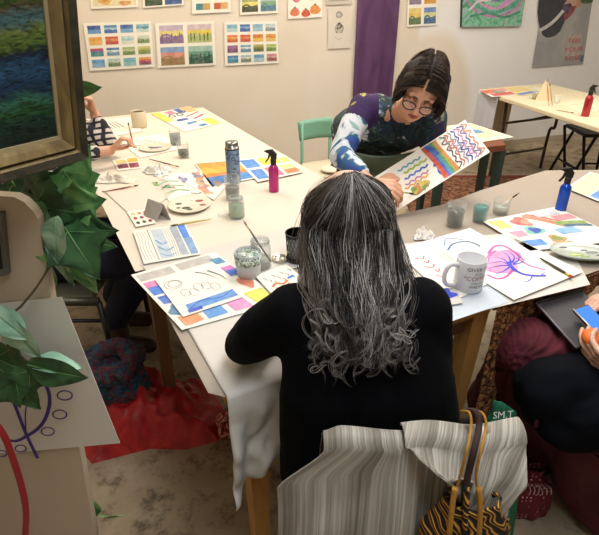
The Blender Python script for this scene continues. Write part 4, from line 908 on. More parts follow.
# green bag, dotted pouch
gb = thing('shopping_bag', 'green fabric bag with white print behind the draped chair', 'bag', (.60, 1.08, 0))
GN = wavy('green_nylon', [(.3, '#0f5a40'), (.7, '#1c8660')], kind='noise', wscale=1.2, rough=.5, bmp=.3)
gp = P(505, 407, .54)
def gbf(u, v):
    a = 2*math.pi*u; r = .075*(1-.55*smoothstep(.4, 0, v))*(1+.1*math.sin(4*a+3*v)+.06*math.sin(9*a)); top = .54
    return V((.60+(gp.x-.60)*(1-v)*1.0+r*math.cos(a)*1.0, 1.06+(gp.y-1.06)*(1-v)+r*.6*math.sin(a), top*(1-v)+.002+.03*math.cos(a*1+2.5)*(1-v)))
MB().grid(gbf, 36, 24, GN).build('bag_body', gb, solid=.002)
lt = MB(); q = P(500, 417, .47)
wn_ = mat('#e9efe9', .6, name='white_print'); tq = AT(503, 418, gp.y-.05); text(lt, 'SM.T', .026, lambda x, y: V((tq.x+x, tq.y+.35*y, tq.z+y+.1*x)), wn_); lt.build('lettering', gb)
pc = P(527, 517, 0); pt = thing('dotted_pouch', 'burgundy pouch with white dots on the floor beside the skirt', 'pouch', (pc.x, pc.y+.03, 0))
m, nt, b = newmat('dotted_cotton'); b.inputs['Roughness'].default_value = .9; v = N(nt, 'ShaderNodeTexVoronoi', Scale=75.0, Randomness=.15); nt.links.new(coords(nt), v.inputs['Vector'])
nt.links.new(ramp(nt, v.outputs['Distance'], [(.0, '#d9a8ae'), (.20, '#d9a8ae'), (.26, '#6a1f2c'), (1, '#6a1f2c')]), b.inputs['Base Color'])
def pf(u, v):
    a = 2*math.pi*u; w = [.03, .02, .05, .075, .08, .072, .0]; k = v*6; i = min(5, int(k)); f = k-i; r = w[i]*(1-f)+w[i+1]*f; zz = [.20, .165, .14, .10, .05, .0, .0]; z = zz[i]*(1-f)+zz[i+1]*f
    return V((pc.x+r*math.cos(a)*(1+.08*math.sin(6*a)), pc.y+.03+r*.6*math.sin(a)*(1+.1*math.sin(8*a)), z+.002))
MB().grid(pf, 36, 24, m).build('pouch_body', pt)
sg = MB(); 
for k in range(6): sg.tube(spline([V((pc.x-.03+.01*k, pc.y-.0, .165)), V((pc.x-.035+.012*k, pc.y-.03, .168+.006*(k % 3))), V((pc.x-.04+.014*k, pc.y-.035, .155))], 8), .0012, mat('#d9c9c4', .9, name='pale_thread'), 5)
sg.build('drawstring', pt)

# red bag, scarf, on the floor at left
RDN = wavy('red_nylon', [(.25, '#8a1418'), (.5, '#b01c20'), (.75, '#c92a2a')], kind='noise', wscale=.8, rough=.5, bmp=.2)
poly = [P(92, 464, .0), P(150, 449, 0), P(186, 450, 0), P(219, 441, 0), P(226, 412, 0), P(208, 386, 0), P(196, 410, .02), P(160, 378, 0), P(120, 370, 0), P(90, 400, 0), P(72, 440, 0)]
rc = sum(poly, V())/len(poly)
def rb(u, v):
    k = u*len(poly); i = int(k) % len(poly); f = k-int(k); f = f*f*(3-2*f); e = poly[i]*(1-f)+poly[(i+1) % len(poly)]*f; e.z = 0
    p = rc*(1-v)+e*v; n = mnoise.noise(V((p.x*9, p.y*9, 1.3)))+.5*mnoise.noise(V((p.x*22, p.y*22, 4)))
    h = .15*(1-v**2.2)+.09*n*(1-v*.3)*(1-v**5)+.03*abs(mnoise.noise(V((p.x*16, p.y*7, 9))))*(1-v**6)
    return V((p.x, p.y, max(.001, h)))
solo(MB().grid(rb, 120, 30, RDN), 'red_bag', 'crumpled red fabric bag lying on the floor under the table', 'bag')
KS = wavy('mixed_yarn', [(.3, '#141a26'), (.42, '#1f4a5a'), (.5, '#3f1f33'), (.56, '#6a2436'), (.62, '#2a4a3a'), (.7, '#3a3f6a')], (1, 1, 1), kind='noise', wscale=13., dist=2.5, rough=1., bmp=.8)
sc = P(117, 395, .10)
random.seed(3)
ss = MB()
for k in range(9):
    a0 = random.random()*6; r = .05+.045*random.random(); c = sc+V((random.uniform(-.035, .035), random.uniform(-.03, .05), .03+.045*k*.4)); tilt = random.uniform(-.5, .5)
    ss.tube([c+V((r*1.15*math.cos(a0+a*.5), r*math.sin(a0+a*.5), .03*math.sin(a*.5+tilt)+.02*tilt*math.cos(a))) for a in range(0, 12)], [.03+.006*math.sin(a*1.7+k) for a in range(12)], KS, 12)
ss.ell(sc+V((0, .01, .06)), (.105, .10, .10), KS)
sco = solo(ss, 'knitted_scarf', 'multicoloured dark knitted scarf heaped on the red bag', 'scarf')
rm = sco.modifiers.new('r', 'REMESH'); rm.mode = 'VOXEL'; rm.voxel_size = .007; s2 = sco.modifiers.new('s', 'SMOOTH'); s2.iterations = 3
tex = bpy.data.textures.new('knit', 'CLOUDS'); tex.noise_scale = .018; dm = sco.modifiers.new('d', 'DISPLACE'); dm.texture = tex; dm.strength = .018
pp = P(218, 425, .05)
FLW = wavy('floral_scarf', [(.35, '#5a1a22'), (.48, '#a8323a'), (.55, '#d9b8a0'), (.65, '#7a3a30')], kind='noise', wscale=2.8, dist=1.5, rough=.9)
def fs(u, v):
    a = 2*math.pi*u; r = 1+.12*math.sin(5*a)+.1*mnoise.noise(V((math.cos(a)*2, math.sin(a)*2, v*3)))
    ph = math.pi*v; return V((pp.x+.05+.055*r*math.sin(ph)*math.cos(a), pp.y+.06*r*math.sin(ph)*math.sin(a), max(.001, .055+.055*math.cos(ph)*r)))
solo(MB().grid(fs, 30, 16, FLW), 'folded_scarf', 'red and cream floral cloth rolled up beside the hanging paper', 'scarf')

# ================= NEAR LEFT: BOARD, FRAMED PAINTING, DRAWING, IVY
PAINTB = mat('#c6b69f', .65, var=.05, scale=4, bmp=.03, name='putty_board'); YB = .80
bp = [(-40, 193), (14, 197), (24, 202), (33, 211), (38, 219), (52, 305), (82, 462), (99, 560), (120, 760), (-150, 760)]
t = thing('display_board', 'putty coloured upright board at the near left with a rounded shoulder', 'board', (-.6, YB, 0))
pts = [AT(x, y, YB) for x, y in bp[:-2]]; xr = pts[-1].x-.01
pts += [V((xr-.01, YB, .0)), V((-.95, YB, .0)), V((-.95, YB, pts[0].z))]
MB().prism(pts, (0, .022, 0), PAINTB).build('panel', t)
MB().bar((-.85, YB+.04, 1.1), (-.85, YB+.10, .0), .03, .02, BROWN).build('strut', t); MB().bar((-.60, YB+.04, 1.1), (-.60, YB+.10, .0), .03, .02, BROWN).build('strut', t)
# little dark framed mirror on the board
c4 = [AT(-40, 222, YB-.012), AT(2, 213, YB-.012), AT(8, 275, YB-.012), AT(-40, 286, YB-.012)]
t = thing('small_mirror', 'small grey framed panel on the putty board at the left edge', 'mirror', c4[3])
MB().prism(c4, (0, .011, 0), mat('#6a675f', .5, name='grey_frame')).build('frame', t)
i4 = [AT(-36, 229, YB-.014), AT(-3, 222, YB-.014), AT(2.5, 269, YB-.014), AT(-36, 277, YB-.014)]
MB().prism(i4, (0, .002, 0), mat('#3f444c', .15, metal=.6, name='dark_mirror')).build('panel', t)
# white sheet with purple drawing, clipped to the board
YS = YB-.006
TR, BR = AT(62, 297, YS), AT(120, 443, YS); dv = BR-TR; du = V((-dv.z, 0, dv.x)).normalized()*-1
du = V((dv.z, 0, -dv.x)).normalized()
if du.x > 0: du = -du
W = .42
s = Sheet([TR+du*W, TR, BR, BR+du*W], paper=mat('#dcd6cd', .8, var=.02, name='grey_white_paper'))
def uvp(x, y):
    p = AT(x, y, YS)-s.c[0]; return (p.dot(-du)/W, p.dot(dv)/dv.length_squared)
VIO = mat('#4a3a8f', .6, var=.15, scale=60, name='violet_marker')
s.stroke([uvp(*q) for q in ((-40, 400), (-20, 418), (10, 440), (28, 435), (42, 424), (49, 408), (49, 392), (42, 378))], .0075, VIO, 40)
s.stroke([uvp(*q) for q in ((8, 385), (18, 412), (27, 435), (38, 458))], .0075, VIO, 20)
s.stroke([uvp(*q) for q in ((66, 379), (46, 382), (32, 392), (26, 410), (26, 432))], .003, VIO, 24)
for x, y, rx in ((65, 395, 7.5), (60, 414, 7), (48, 431, 6.5), (21, 448, 5.5), (2, 453, 5), (-16, 450, 6)):
    s.stroke([uvp(x+rx*math.cos(a*.449), y+rx*.62*math.sin(a*.449)) for a in range(15)], .0028, VIO, 40)
s.done('ink_drawing', 'white sheet with a violet pen drawing of a stem and small ovals', 'drawing')
# red cord
solo(MB().tube(spline([AT(-40, 385, .70), AT(-12, 415, .70), AT(4, 436, .70), AT(14, 462, .70), AT(22, 488, .70), AT(26, 512, .695), AT(25, 540, .69), AT(20, 600, .66), V((-.42, .62, .1)), V((-.42, .6, .005))], 60), .0062, mat('#a3242c', .35, name='red_rubber'), 12), 'rubber_hose', 'thick red rubber hose curving down before the violet drawing', 'hose')

# framed landscape
BRc = AT(84, 156, .83)
def solve():
    best = None
    for i in range(60):
        Y1 = .70+.004*i; q = AT(71, 0, Y1)
        for j in range(80):
            Y2 = .55+.006*j; r = AT(0, 180, Y2); a = (q-BRc); b = (r-BRc)
            c = abs(a.normalized().dot(b.normalized()))
            tilt = abs(a.normalized().y); yaw = abs(b.normalized().y)
            k = c*6+tilt*.35+yaw*.2+abs(b.normalized().z)*.8
            if best is None or k < best[0]: best = (k, a, b)
    return best
_, va, vb = solve(); ua = va.normalized(); ub = (vb-ua*vb.dot(ua)).normalized(); un = ua.cross(ub).normalized()
if un.y > 0: un = -un
print('frame axes', ua, ub, un)
t = thing('framed_painting', 'dark gold framed landscape of a blue pool and green banks, near left', 'painting', BRc+ub*.25)
FRH, FRW = .46, .40; fw = .055
GOLD = wavy('aged_gold', [(.3, '#6a5636'), (.6, '#8a7448'), (.8, '#a8925f')], (20, 20, 6), kind='noise', wscale=2., dist=1., rough=.45, metal=.25)
DGR = wavy('dark_olive_frame', [(.3, '#2b281d'), (.7, '#4a4433')], (10, 10, 3), kind='noise', wscale=3., rough=.5, metal=.15)
def fp(x, y, z=0): return BRc+ub*x+ua*y+un*z       # x leftwards, y up, z to the viewer
prof = [(0, -.02), (0, .012), (.006, .020), (.017, .016), (.020, .010), (.025, .014), (.034, .008), (.039, .004), (.044, .003), (.044, -.01)]
cols = [DGR, DGR, DGR, GOLD, DGR, GOLD, GOLD, mat('#a0906a', .5, name='pale_gold'), mat('#a0906a', .5, name='pale_gold')]
cor = [(0, 0, 1, 1), (FRW, 0, -1, 1), (FRW, FRH, -1, -1), (0, FRH, 1, -1)]
for k in range(4):
    a, b = cor[k], cor[(k+1) % 4]; mb = MB()
    for i in range(len(prof)-1):
        (w0, z0), (w1, z1) = prof[i], prof[i+1]
        mb.add([fp(a[0]+a[2]*w0, a[1]+a[3]*w0, z0), fp(b[0]+b[2]*w0, b[1]+b[3]*w0, z0), fp(b[0]+b[2]*w1, b[1]+b[3]*w1, z1), fp(a[0]+a[2]*w1, a[1]+a[3]*w1, z1)], [(0, 1, 2, 3)], cols[i])
    mb.build('frame_rail', t)
MB().prism([fp(0.001, .001, -.022), fp(FRW-.001, .001, -.022), fp(FRW-.001, FRH-.001, -.022), fp(.001, FRH-.001, -.022)], un*.004, BROWN).build('backing', t)
def paintm():
    m, nt, b = newmat('oil_landscape'); b.inputs['Roughness'].default_value = .35
    tc = N(nt, 'ShaderNodeUVMap'); mp = N(nt, 'ShaderNodeMapping'); nt.links.new(tc.outputs['UV'], mp.inputs['Vector']); mp.inputs['Scale'].default_value = (2.2, 7, 1)
    n = N(nt, 'ShaderNodeTexNoise', Scale=2.2, Detail=6.0, Distortion=1.6); nt.links.new(mp.outputs['Vector'], n.inputs['Vector'])
    sx = N(nt, 'ShaderNodeSeparateXYZ'); nt.links.new(tc.outputs['UV'], sx.inputs['Vector'])
    ad = N(nt, 'ShaderNodeMath', operation='MULTIPLY_ADD'); nt.links.new(n.outputs['Fac'], ad.inputs[0]); ad.inputs[1].default_value = .22; ml = N(nt, 'ShaderNodeMath', operation='MULTIPLY'); ml.inputs[1].default_value = 1.75; nt.links.new(sx.outputs['Y'], ml.inputs[0]); nt.links.new(ml.outputs[0], ad.inputs[2])
    a = ramp(nt, ad.outputs[0], [(.10, '#10261f'), (.26, '#1c3f36'), (.33, '#2a5a2f'), (.40, '#3f7a6a'), (.47, '#1c3a5c'), (.62, '#2a5a80'), (.68, '#16243c'), (.74, '#5a7a34'), (.82, '#7a8a4a'), (.88, '#4f7a86'), (.95, '#6a5a3c'), (1., '#3f5f2a')])
    n2 = N(nt, 'ShaderNodeTexNoise', Scale=6.0, Detail=6.0, Distortion=2.0); nt.links.new(mp.outputs['Vector'], n2.inputs['Vector'])
    d = ramp(nt, n2.outputs['Fac'], [(.3, '#4a4f4a'), (.5, '#c9cfc6'), (.65, '#ffffff')])
    mx = N(nt, 'ShaderNodeMix', data_type='RGBA', blend_type='MULTIPLY'); mx.inputs['Factor'].default_value = .9
    nt.links.new(a, mx.inputs['A']); nt.links.new(d, mx.inputs['B']); nt.links.new(mx.outputs['Result'], b.inputs['Base Color']); bump(nt, b, n2.outputs['Fac'], .3, .004); return m
pg = MB().grid(lambda u, v: fp(.042+(FRW-.084)*(1-u), .042+(FRH-.084)*v, .0), 20, 20, paintm()).build('canvas', t); adduv(pg, 20, 20)
a = fp(FRW, 0, -.02)
stn = thing('easel', 'slim brown easel holding the framed landscape', 'easel', (a.x, a.y+.2, 0))
px_ = a.x-.02
MB().bar((px_, a.y+.06, 1.9), (px_-.02, a.y-.12, 0), .03, .025, BROWN).build('leg', stn); MB().bar((px_-.28, a.y+.06, 1.9), (px_-.30, a.y-.12, 0), .03, .025, BROWN).build('leg', stn)
MB().bar((px_-.14, a.y+.09, 1.85), (px_-.14, a.y+.22, 0), .025, .025, BROWN).build('leg', stn)
MB().bar((px_-.34, a.y+.02, a.z-.012), fp(.16, -.012, -.008), .018, .024, DGR).build('ledge', stn)

# ivy
LG = {}
def leafm(c, c2):
    if (c, c2) not in LG: LG[(c, c2)] = wavy('leaf_'+c.strip('#'), [(.35, c), (.6, c2)], kind='noise', wscale=2.4, dist=1., rough=.42)
    return LG[(c, c2)]
DKL, MDL, PLL, STL = leafm('#1f4226', '#366338'), leafm('#427a42', '#7aa866'), leafm('#86b59a', '#a9cdb4'), leafm('#3a6a48', '#9ab89a')
LOBED = [(0, 0), (.16, .04), (.34, -.02), (.40, .12), (.42, .26), (.54, .42), (.36, .50), (.24, .62), (.13, .82), (.0, 1.0)]
PLAIN_ = [(0, 0), (.14, .08), (.26, .25), (.30, .42), (.25, .62), (.14, .82), (.0, 1.0)]
def leafmesh(shape, m, cup=.15, vein=None):
    mb = MB(); half = spline([V((x, y, 0)) for x, y in shape], 36 if len(shape) > 7 else 24); L = len(half)
    if shape is LOBED:
        half = []
        for i in range(len(shape)-1):
            a, b = V((*shape[i], 0)), V((*shape[i+1], 0))
            for k in range(4): half.append(a.lerp(b, k/4))
        half.append(V((0, 1, 0))); L = len(half)
    for sg in (-1, 1):
        vs = []
        for i, p in enumerate(half):
            for j in range(5):
                f = j/4; x = p.x*f*sg; y = p.y*f+(p.y if shape is not LOBED else max(.15, min(.75, p.y)))*(1-f) if shape is not LOBED else p.y*f+(.08+.92*i/(L-1))*(1-f)
                z = cup*abs(x)-.18*(y-.4)**2+.025*math.sin(9*y+5*f)*f
                vs.append(V((x, y, z)))
        mb.add(vs, [(i*5+j, i*5+j+1, (i+1)*5+j+1, (i+1)*5+j) for i in range(L-1) for j in range(4)], m, True)
    vm = vein or MDL
    mb.tube([V((0, .02, .006)), V((0, .5, .008)), V((0, .92, -.03))], [.012, .008, .003], vm, 5)
    if shape is LOBED:
        for sg in (-1, 1): mb.tube([V((0, .1, .006)), V((.28*sg, .26, .05)), V((.5*sg, .38, .075))], [.008, .005, .002], vm, 5)
    return mb
ivy = thing('trailing_ivy', 'trailing ivy with large green leaves hanging around the putty board', 'plant', (-.55, .76, 0))
iv0 = world_loc(ivy)
def leaf(px, py, Y, L, ang, shape, m, tip=0., roll=0., vein=None, to=None):
    # base at the pixel, tip direction ang (0 = right, 90 = up in the upright plane), tip > 0 leans to the viewer
    b = AT(px, py, Y); d = V((math.cos(math.radians(ang)), -tip, math.sin(math.radians(ang)))).normalized()
    nrm = V((0, -1, .35)); nrm = (nrm-d*nrm.dot(d)).normalized(); nrm = Quaternion(d, roll) @ nrm; x = d.cross(nrm)
    mb = leafmesh(shape, m, vein=vein); R = Matrix((x, d, nrm)).transposed()
    mb.v = [tuple(b+(R @ V(q))*L) for q in mb.v]; return mb.build('leaf', to or ivy)
YL = .775
for a in [(10, 178, YL+.14, .12, -70, LOBED, DKL), (40, 172, YL+.12, .13, -75, LOBED, DKL, .1), (62, 168, YL+.10, .10, -60, LOBED, MDL, .2), (20, 190, YL+.10, .12, -20, LOBED, DKL, .1, .4),
          (68, 205, YL+.06, .075, 12, LOBED, MDL, .2, .2), (52, 190, YL+.08, .11, -50, LOBED, MDL, .1, -.3), (56, 216, YL+.02, .085, -98, PLAIN_, STL, .2, .3), (60, 232, YL+.05, .10, -15, LOBED, DKL, .1, .1),
          (64, 226, YL+.04, .11, -62, LOBED, DKL, .2, -.2), (50, 236, YL+.04, .07, -150, LOBED, MDL, .2), (58, 250, YL+.05, .075, -80, PLAIN_, STL, .1, .6), (72, 255, YL+.06, .085, -68, PLAIN_, MDL, .1, .4), (45, 262, YL+.06, .07, -95, PLAIN_, MDL, .1), (30, 205, YL+.07, .10, -5, LOBED, DKL, .2),
          (72, 180, YL+.11, .08, 55, LOBED, MDL, .1), (75, 228, YL+.05, .075, -5, LOBED, DKL, .0, .3),
          (3, 316, YL-.04, .10, -62, PLAIN_, PLL, .1, .3), (-12, 306, YL-.045, .085, -50, PLAIN_, PLL, .1, -.2), (26, 364, YL-.05, .11, -14, PLAIN_, DKL, .1, .3), (28, 362, YL-.035, .095, -9, PLAIN_, PLL, -.05, -1.25),  # last leaf, thin and pale, stands in for a highlight atop the dark one
          (18, 372, YL-.03, .10, -140, LOBED, DKL, .1), (0, 368, YL-.03, .11, -60, LOBED, DKL, .1), (-10, 355, YL-.025, .10, -30, LOBED, DKL, .1, .2), (30, 366, YL-.03, .07, -100, LOBED, DKL, .2),
          (97, 516, YL+.06, .078, 105, PLAIN_, MDL, .1, .2), (97, 515, YL+.06, .07, 2, PLAIN_, MDL, .1, .9), (66, 87, .95, .062, -2, PLAIN_, MDL, 0, .9)]: leaf(*a)
sm = MB(); STM = mat('#5a4f38', .6, name='ivy_stem')
MB().tube(spline([AT(52, 230, YL+.03), AT(50, 262, YL+.015), AT(38, 285, YL), AT(22, 305, YL-.01), AT(10, 318, YL-.02), AT(8, 345, YL-.03), AT(28, 362, YL-.03)], 40), .0022, STM, 8).build('stem', ivy)
MB().tube(spline([AT(66, 87, .95), AT(40, 150, YL+.14), AT(50, 190, YL+.08), AT(40, 225, YL+.07), AT(40, 262, YL+.07), AT(50, 330, YL+.07), AT(70, 420, YL+.07), AT(82, 500, YL+.07), AT(96, 519, YL+.06)], 60), .0025, STM, 8).build('stem', ivy)
# ================= PEOPLE
def C(p0, r0, p1, r1): return ('c', V(p0), r0, V(p1), r1)
def chain(*pr): return [C(pr[i][0], pr[i][1], pr[i+1][0], pr[i+1][1]) for i in range(len(pr)-1)]
def frame3(f, up, roll=0):
    f = V(f).normalized(); u = V(up); u = (u-f*u.dot(f)).normalized(); u = Quaternion(f, roll) @ u; r = u.cross(f)*-1
    return Matrix((r, f, u)).transposed()      # local x = right of the viewer-facing frame, y = face forward, z = crown
def head_prims(c, R, k=1.):
    c = V(c); W = lambda x, y, z: c+R @ (V((x, y, z))*k)
    E = lambda x, y, z, a, b, d: ('e', W(x, y, z), (a*k, b*k, d*k), R)
    cc = lambda a, ra, b, rb: C(W(*a), ra*k, W(*b), rb*k)
    p = [E(0, -.012, .035, .076, .094, .083), E(0, .022, -.03, .060, .066, .082), E(0, .058, -.088, .024, .022, .022), E(0, .045, -.07, .040, .038, .036),
         E(.036, .056, -.028, .026, .026, .034), E(-.036, .056, -.028, .026, .026, .034),
         cc((-.042, .072, .030), .010, (.042, .072, .030), .010), cc((0, .084, .022), .008, (0, .106, -.018), .0115), cc((0, .100, -.022), .010, (0, .088, -.03), .009),
         E(.013, .092, -.023, .009, .010, .008), E(-.013, .092, -.023, .009, .010, .008),
         cc((-.020, .080, -.050), .007, (.020, .080, -.050), .007), cc((-.016, .080, -.061), .008, (.016, .080, -.061), .008)]
    for s in (-1, 1): p.append(('e', W(.077*s, -.008, -.002), (.010*k, .020*k, .032*k), R))
    return p
def hand(wr, f, n, side, k=1., curl=(.5, .55, .6, .65), thumb=.6, spread=.10, tcurl=.5):
    # wr wrist point, f along the fingers, n palm normal, side = +1 thumb at f x n
    wr = V(wr); f = V(f).normalized(); n = V(n); n = (n-f*n.dot(f)).normalized(); s = f.cross(n)*side; p = []
    W = lambda a, b, c: wr+(s*a+f*b+n*c)*k
    base = []
    for i, a in enumerate((.030, .010, -.010, -.028)):
        kn = W(a, .088-.004*abs(i-1), -.002); base.append(kn); p.append(C(W(a*.55, .012, 0), .014*k, kn, .0105*k)); p.append(C(W(a*.7, .035, .006), .012*k, kn, .010*k))
    Ls = [(.040, .025, .020), (.045, .028, .021), (.041, .026, .020), (.032, .020, .018)]
    for i, kn in enumerate(base):
        d = (f+s*spread*(1.2-i*.8)).normalized(); q = kn; r = .0090*k
        for j, L in enumerate(Ls[i]):
            a = curl[i]*(1, 1.25, .8)[j]; ax = d.cross(n)
            if ax.length > 1e-4: d = Quaternion(ax.normalized(), a) @ d
            n2 = q+d*L*k; p.append(C(q, r, n2, r*.9)); q = n2; r *= .9
            # keep rotating around the same knuckle axis
            n = n
    t0 = W(.022, .022, .006); d = (s*.75+f*.65+V(n)*thumb*.8).normalized(); t1 = t0+d*.038*k; d2 = (f*.9+s*(.35-tcurl*.6)+V(n)*thumb*.6).normalized(); t2 = t1+d2*.030*k; d3 = (f*.95-s*.25*tcurl*2+V(n)*thumb*.4).normalized()
    p += [C(t0, .0145*k, t1, .0115*k), C(t1, .0115*k, t2, .0098*k), C(t2, .0098*k, t2+d3*.024*k, .0082*k)]
    return p
def strands(mb, path, n, spread, r, mats, pts=16, wave=0, wn=3., ph=0, curl=0):
    base = spline(path, pts); L = len(base)
    for i in range(n):
        o = V((random.gauss(0, 1), random.gauss(0, 1), random.gauss(0, .6)))*spread; m = random.choice(mats); p2 = ph+random.gauss(0, .22); out = []; am = wave*random.uniform(.7, 1.3); rr = r*random.uniform(.6, 1.3); cut = random.uniform(.85, 1.0)
        for j in range(L):
            t = j/(L-1)*cut; jj = t*(L-1); a = int(jj); f = jj-a; p = base[a]*(1-f)+base[min(L-1, a+1)]*f
            w = am*smoothstep(.25, .75, t); k = 2*math.pi*wn*t+p2
            out.append(p+o*(.35+.65*math.sin(math.pi*min(1, t*.9+.12)))+V((w*math.sin(k), w*.6*math.cos(k), w*.5*math.cos(k*1.0+1))))
        mb.tube(out, [rr*(1 if q < L*.7 else max(.25, 1-(q-L*.7)/(L*.32))) for q in range(L)], m, 3, cap=False)

def eyes(c, R, parent, k=1., closed=True):
    for s in (-1, 1):
        p = V(c)+R @ V((.030*s*k, .072*k, .006*k)); MB().ell(p, (.0125*k,)*3, mat('#e9e2da', .2, name='eye_white')).ell(p+R @ V((0, .0075, -.003)), (.0068,)*3, mat('#2f2018', .2, name='iris')).build('eye', parent)
        lid = MB(); lid.ell(p+R @ V((0, .0015, .004)), (.0138*k, .0135*k, .0098*k), mat('#c48e76', .5, name='eyelid_skin'), R); lid.build('eyelid', parent)
        br = MB(); br.tube([V(c)+R @ V((x*s*k, y*k, z*k)) for x, y, z in ((.014, .0835, .026), (.028, .0825, .031), (.046, .073, .026))], [.003, .0032, .0015], mat('#5a4334', .8, name='brow_hair'), 6); br.build('eyebrow', parent)

# ---- the grey haired person at the table, seen from behind
random.seed(11)
Hc = V((.105, 1.045, 1.10)); R = frame3((-.25, .95, -.32), (0, 0, 1))
me_ = thing('person', 'person with long wavy grey hair in a black sweater, seated with back to the viewer', 'person', (.18, .86, 0))
sl, sr = V((-.005, .885, .975)), V((.245, .885, .985)); pel = V((.17, .86, .56))
elL, elR = V((-.125, .985, .822)), V((.285, .90, .79)); haL, haR = V((.02, 1.20, .80)), V((.22, 1.17, .81))
def torso(pel, ch, nk, sl, sr, w=.1, rr=.085, hip=.11):
    x = (sr-sl).normalized(); p = []
    for a in (-1, 0, 1): p.append(C(pel+x*a*w*.8, hip, ch+x*a*w*.75, rr+.012)); p.append(C(ch+x*a*w*.75, rr+.01, (sl+sr)/2+x*a*w*.75-V((0, 0, .015)), rr-.02))
    p += [C(sl, .055, (sl+sr)/2+V((0, 0, .01)), .065), C(sr, .055, (sl+sr)/2+V((0, 0, .01)), .065), C((sl+sr)/2, .058, nk, .048)]
    return p
nk = V((.112, .985, 1.03)); ch = V((.145, .855, .80))
kn = [V((.06, 1.27, .53)), V((.28, 1.22, .53))]; ft = [V((.04, 1.24, .06)), V((.30, 1.20, .06))]
prims = head_prims(Hc, R)+torso(pel, ch, nk, sl, sr, .10, .075, .10)+[C(nk, .05, Hc+V((0, -.02, -.05)), .05)]
prims += chain((sl, .045), (elL, .034), (haL-V((.05, .08, 0)), .026), (haL, .022))+chain((sr, .045), (elR, .034), (haR-V((.03, .1, 0)), .026), (haR, .022))
prims += hand(haL, (.5, .8, -.1), (0, 0, -1), -1)+hand(haR, (-.2, .95, -.1), (0, 0, -1), 1)
for i, s in enumerate((-1, 1)): prims += chain((pel+V((.08*s, .02, 0)), .085), (kn[i], .055), (ft[i]+V((0, 0, .04)), .035))
blob('body', prims, SKIN2, me_, .006, 6)
SW = mat('#06070b', .95, var=.15, scale=30, spec=.12, name='black_knit'); 
def folds(p, n): return n*(.004*mnoise.noise(p*11)+.002*mnoise.noise(V((p.x*30, p.y*30, p.z*12))))
sw = torso(pel-V((0, 0, .02)), ch, nk-V((0, .01, .03)), sl, sr, .115, .092, .125)+chain((sl, .064), (sl*.5+elL*.5+V((-.012, -.01, 0)), .060), (elL, .05), (haL-V((.06, .09, .0)), .036))+chain((sr, .064), (elR, .056), (haR-V((.03, .1, 0)), .036))
blob('sweater', sw, SW, me_, .007, 8, folds)
TRM = mat('#14161f', .8, name='dark_trousers'); tr = [C(pel+V((-.09, 0, -.01)), .115, pel+V((.09, 0, -.01)), .115)]
for i, s in enumerate((-1, 1)): tr += chain((pel+V((.08*s, .02, -.01)), .10), (kn[i], .068), (ft[i]+V((0, 0, .06)), .045))
blob('trousers', tr, TRM, me_, .009, 5)
for q in ft: MB().ell(q+V((0, .05, -.018)), (.045, .12, .04), BLACK, n=16).build('shoe', me_)
# hair: an inner mass, then locks of single strands
HD, HM, HL, HS, HW = mat('#211f1e', .75, name='hair_charcoal', spec=.15), mat('#4b4642', .45, name='hair_grey_brown'), mat('#86817c', .4, name='hair_grey'), mat('#bdb9b4', .38, name='hair_silver'), mat('#5f5143', .45, name='hair_ash_brown')
hr = [('e', Hc+V((0, -.012, .022)), (.088, .103, .096), Matrix.Identity(3))]
for a in (-.055, -.02, .02, .055):
    hr += [C(Hc+V((a, -.035, .0)), .036, V((.118+a*1.2, .855, 1.0)), .028), C(V((.118+a*1.2, .855, 1.0)), .028, V((.125+a*1.1, .805, .935)), .018)]
hair = blob('hair', hr, HD, me_, .006, 6)
mb = MB(); EC = Hc+V((0, -.012, .022)); ER = V((.092, .108, .100))
for lk in range(250):
    ph = math.radians(random.uniform(-118, 118)); sd = 1 if ph > 0 else -1; th0 = math.radians(random.uniform(3, 30) if lk % 2 else random.uniform(25, 58)); lay_ = random.uniform(.96, 1.05)
    def ep(th, ph, k=lay_): return EC+V((ER.x*math.sin(th)*math.sin(ph), -ER.y*math.sin(th)*math.cos(ph), ER.z*math.cos(th)))*k
    path = [ep(th0+(1.62-th0)*q, ph*(.55+.45*q)) for q in (0, .33, .66, 1)]
    e = path[-1]; fx = math.sin(ph)
    ln = random.uniform(.0, .07)*(.4+abs(fx)*.6); bx = .120+.100*ph/2.06+random.gauss(0, .008); by = .775+.045*abs(fx)**2+random.uniform(-.015, .015); bz = .915+ln
    if abs(ph) > 1.75: by += .06; bx = .122+.098*sd
    path += [V((e.x*.6+bx*.4+.008*sd*abs(fx), e.y*.78+by*.22-.010-.020*abs(fx), e.z-.048)), V((e.x*.25+bx*.75+.012*sd*abs(fx), e.y*.38+by*.62-.014-.010*abs(fx), e.z*.5+bz*.5-.005)), V((bx, by, bz+.035)), V((bx+random.gauss(0, .014), by+random.uniform(-.014, .006), bz))]
    top = random.random(); ms = [[HD, HD, HM, HM], [HD, HM, HM, HL], [HM, HL, HS, HS], [HD, HM, HL], [HD, HD, HM, HS]][lk % 5]
    if fx < -.85: ms = [HW, HM, HW, HL]
    strands(mb, path, 13, .0038, .00052, ms, 34, random.uniform(.006, .012), random.uniform(2.2, 3.4), random.uniform(0, 6.3))
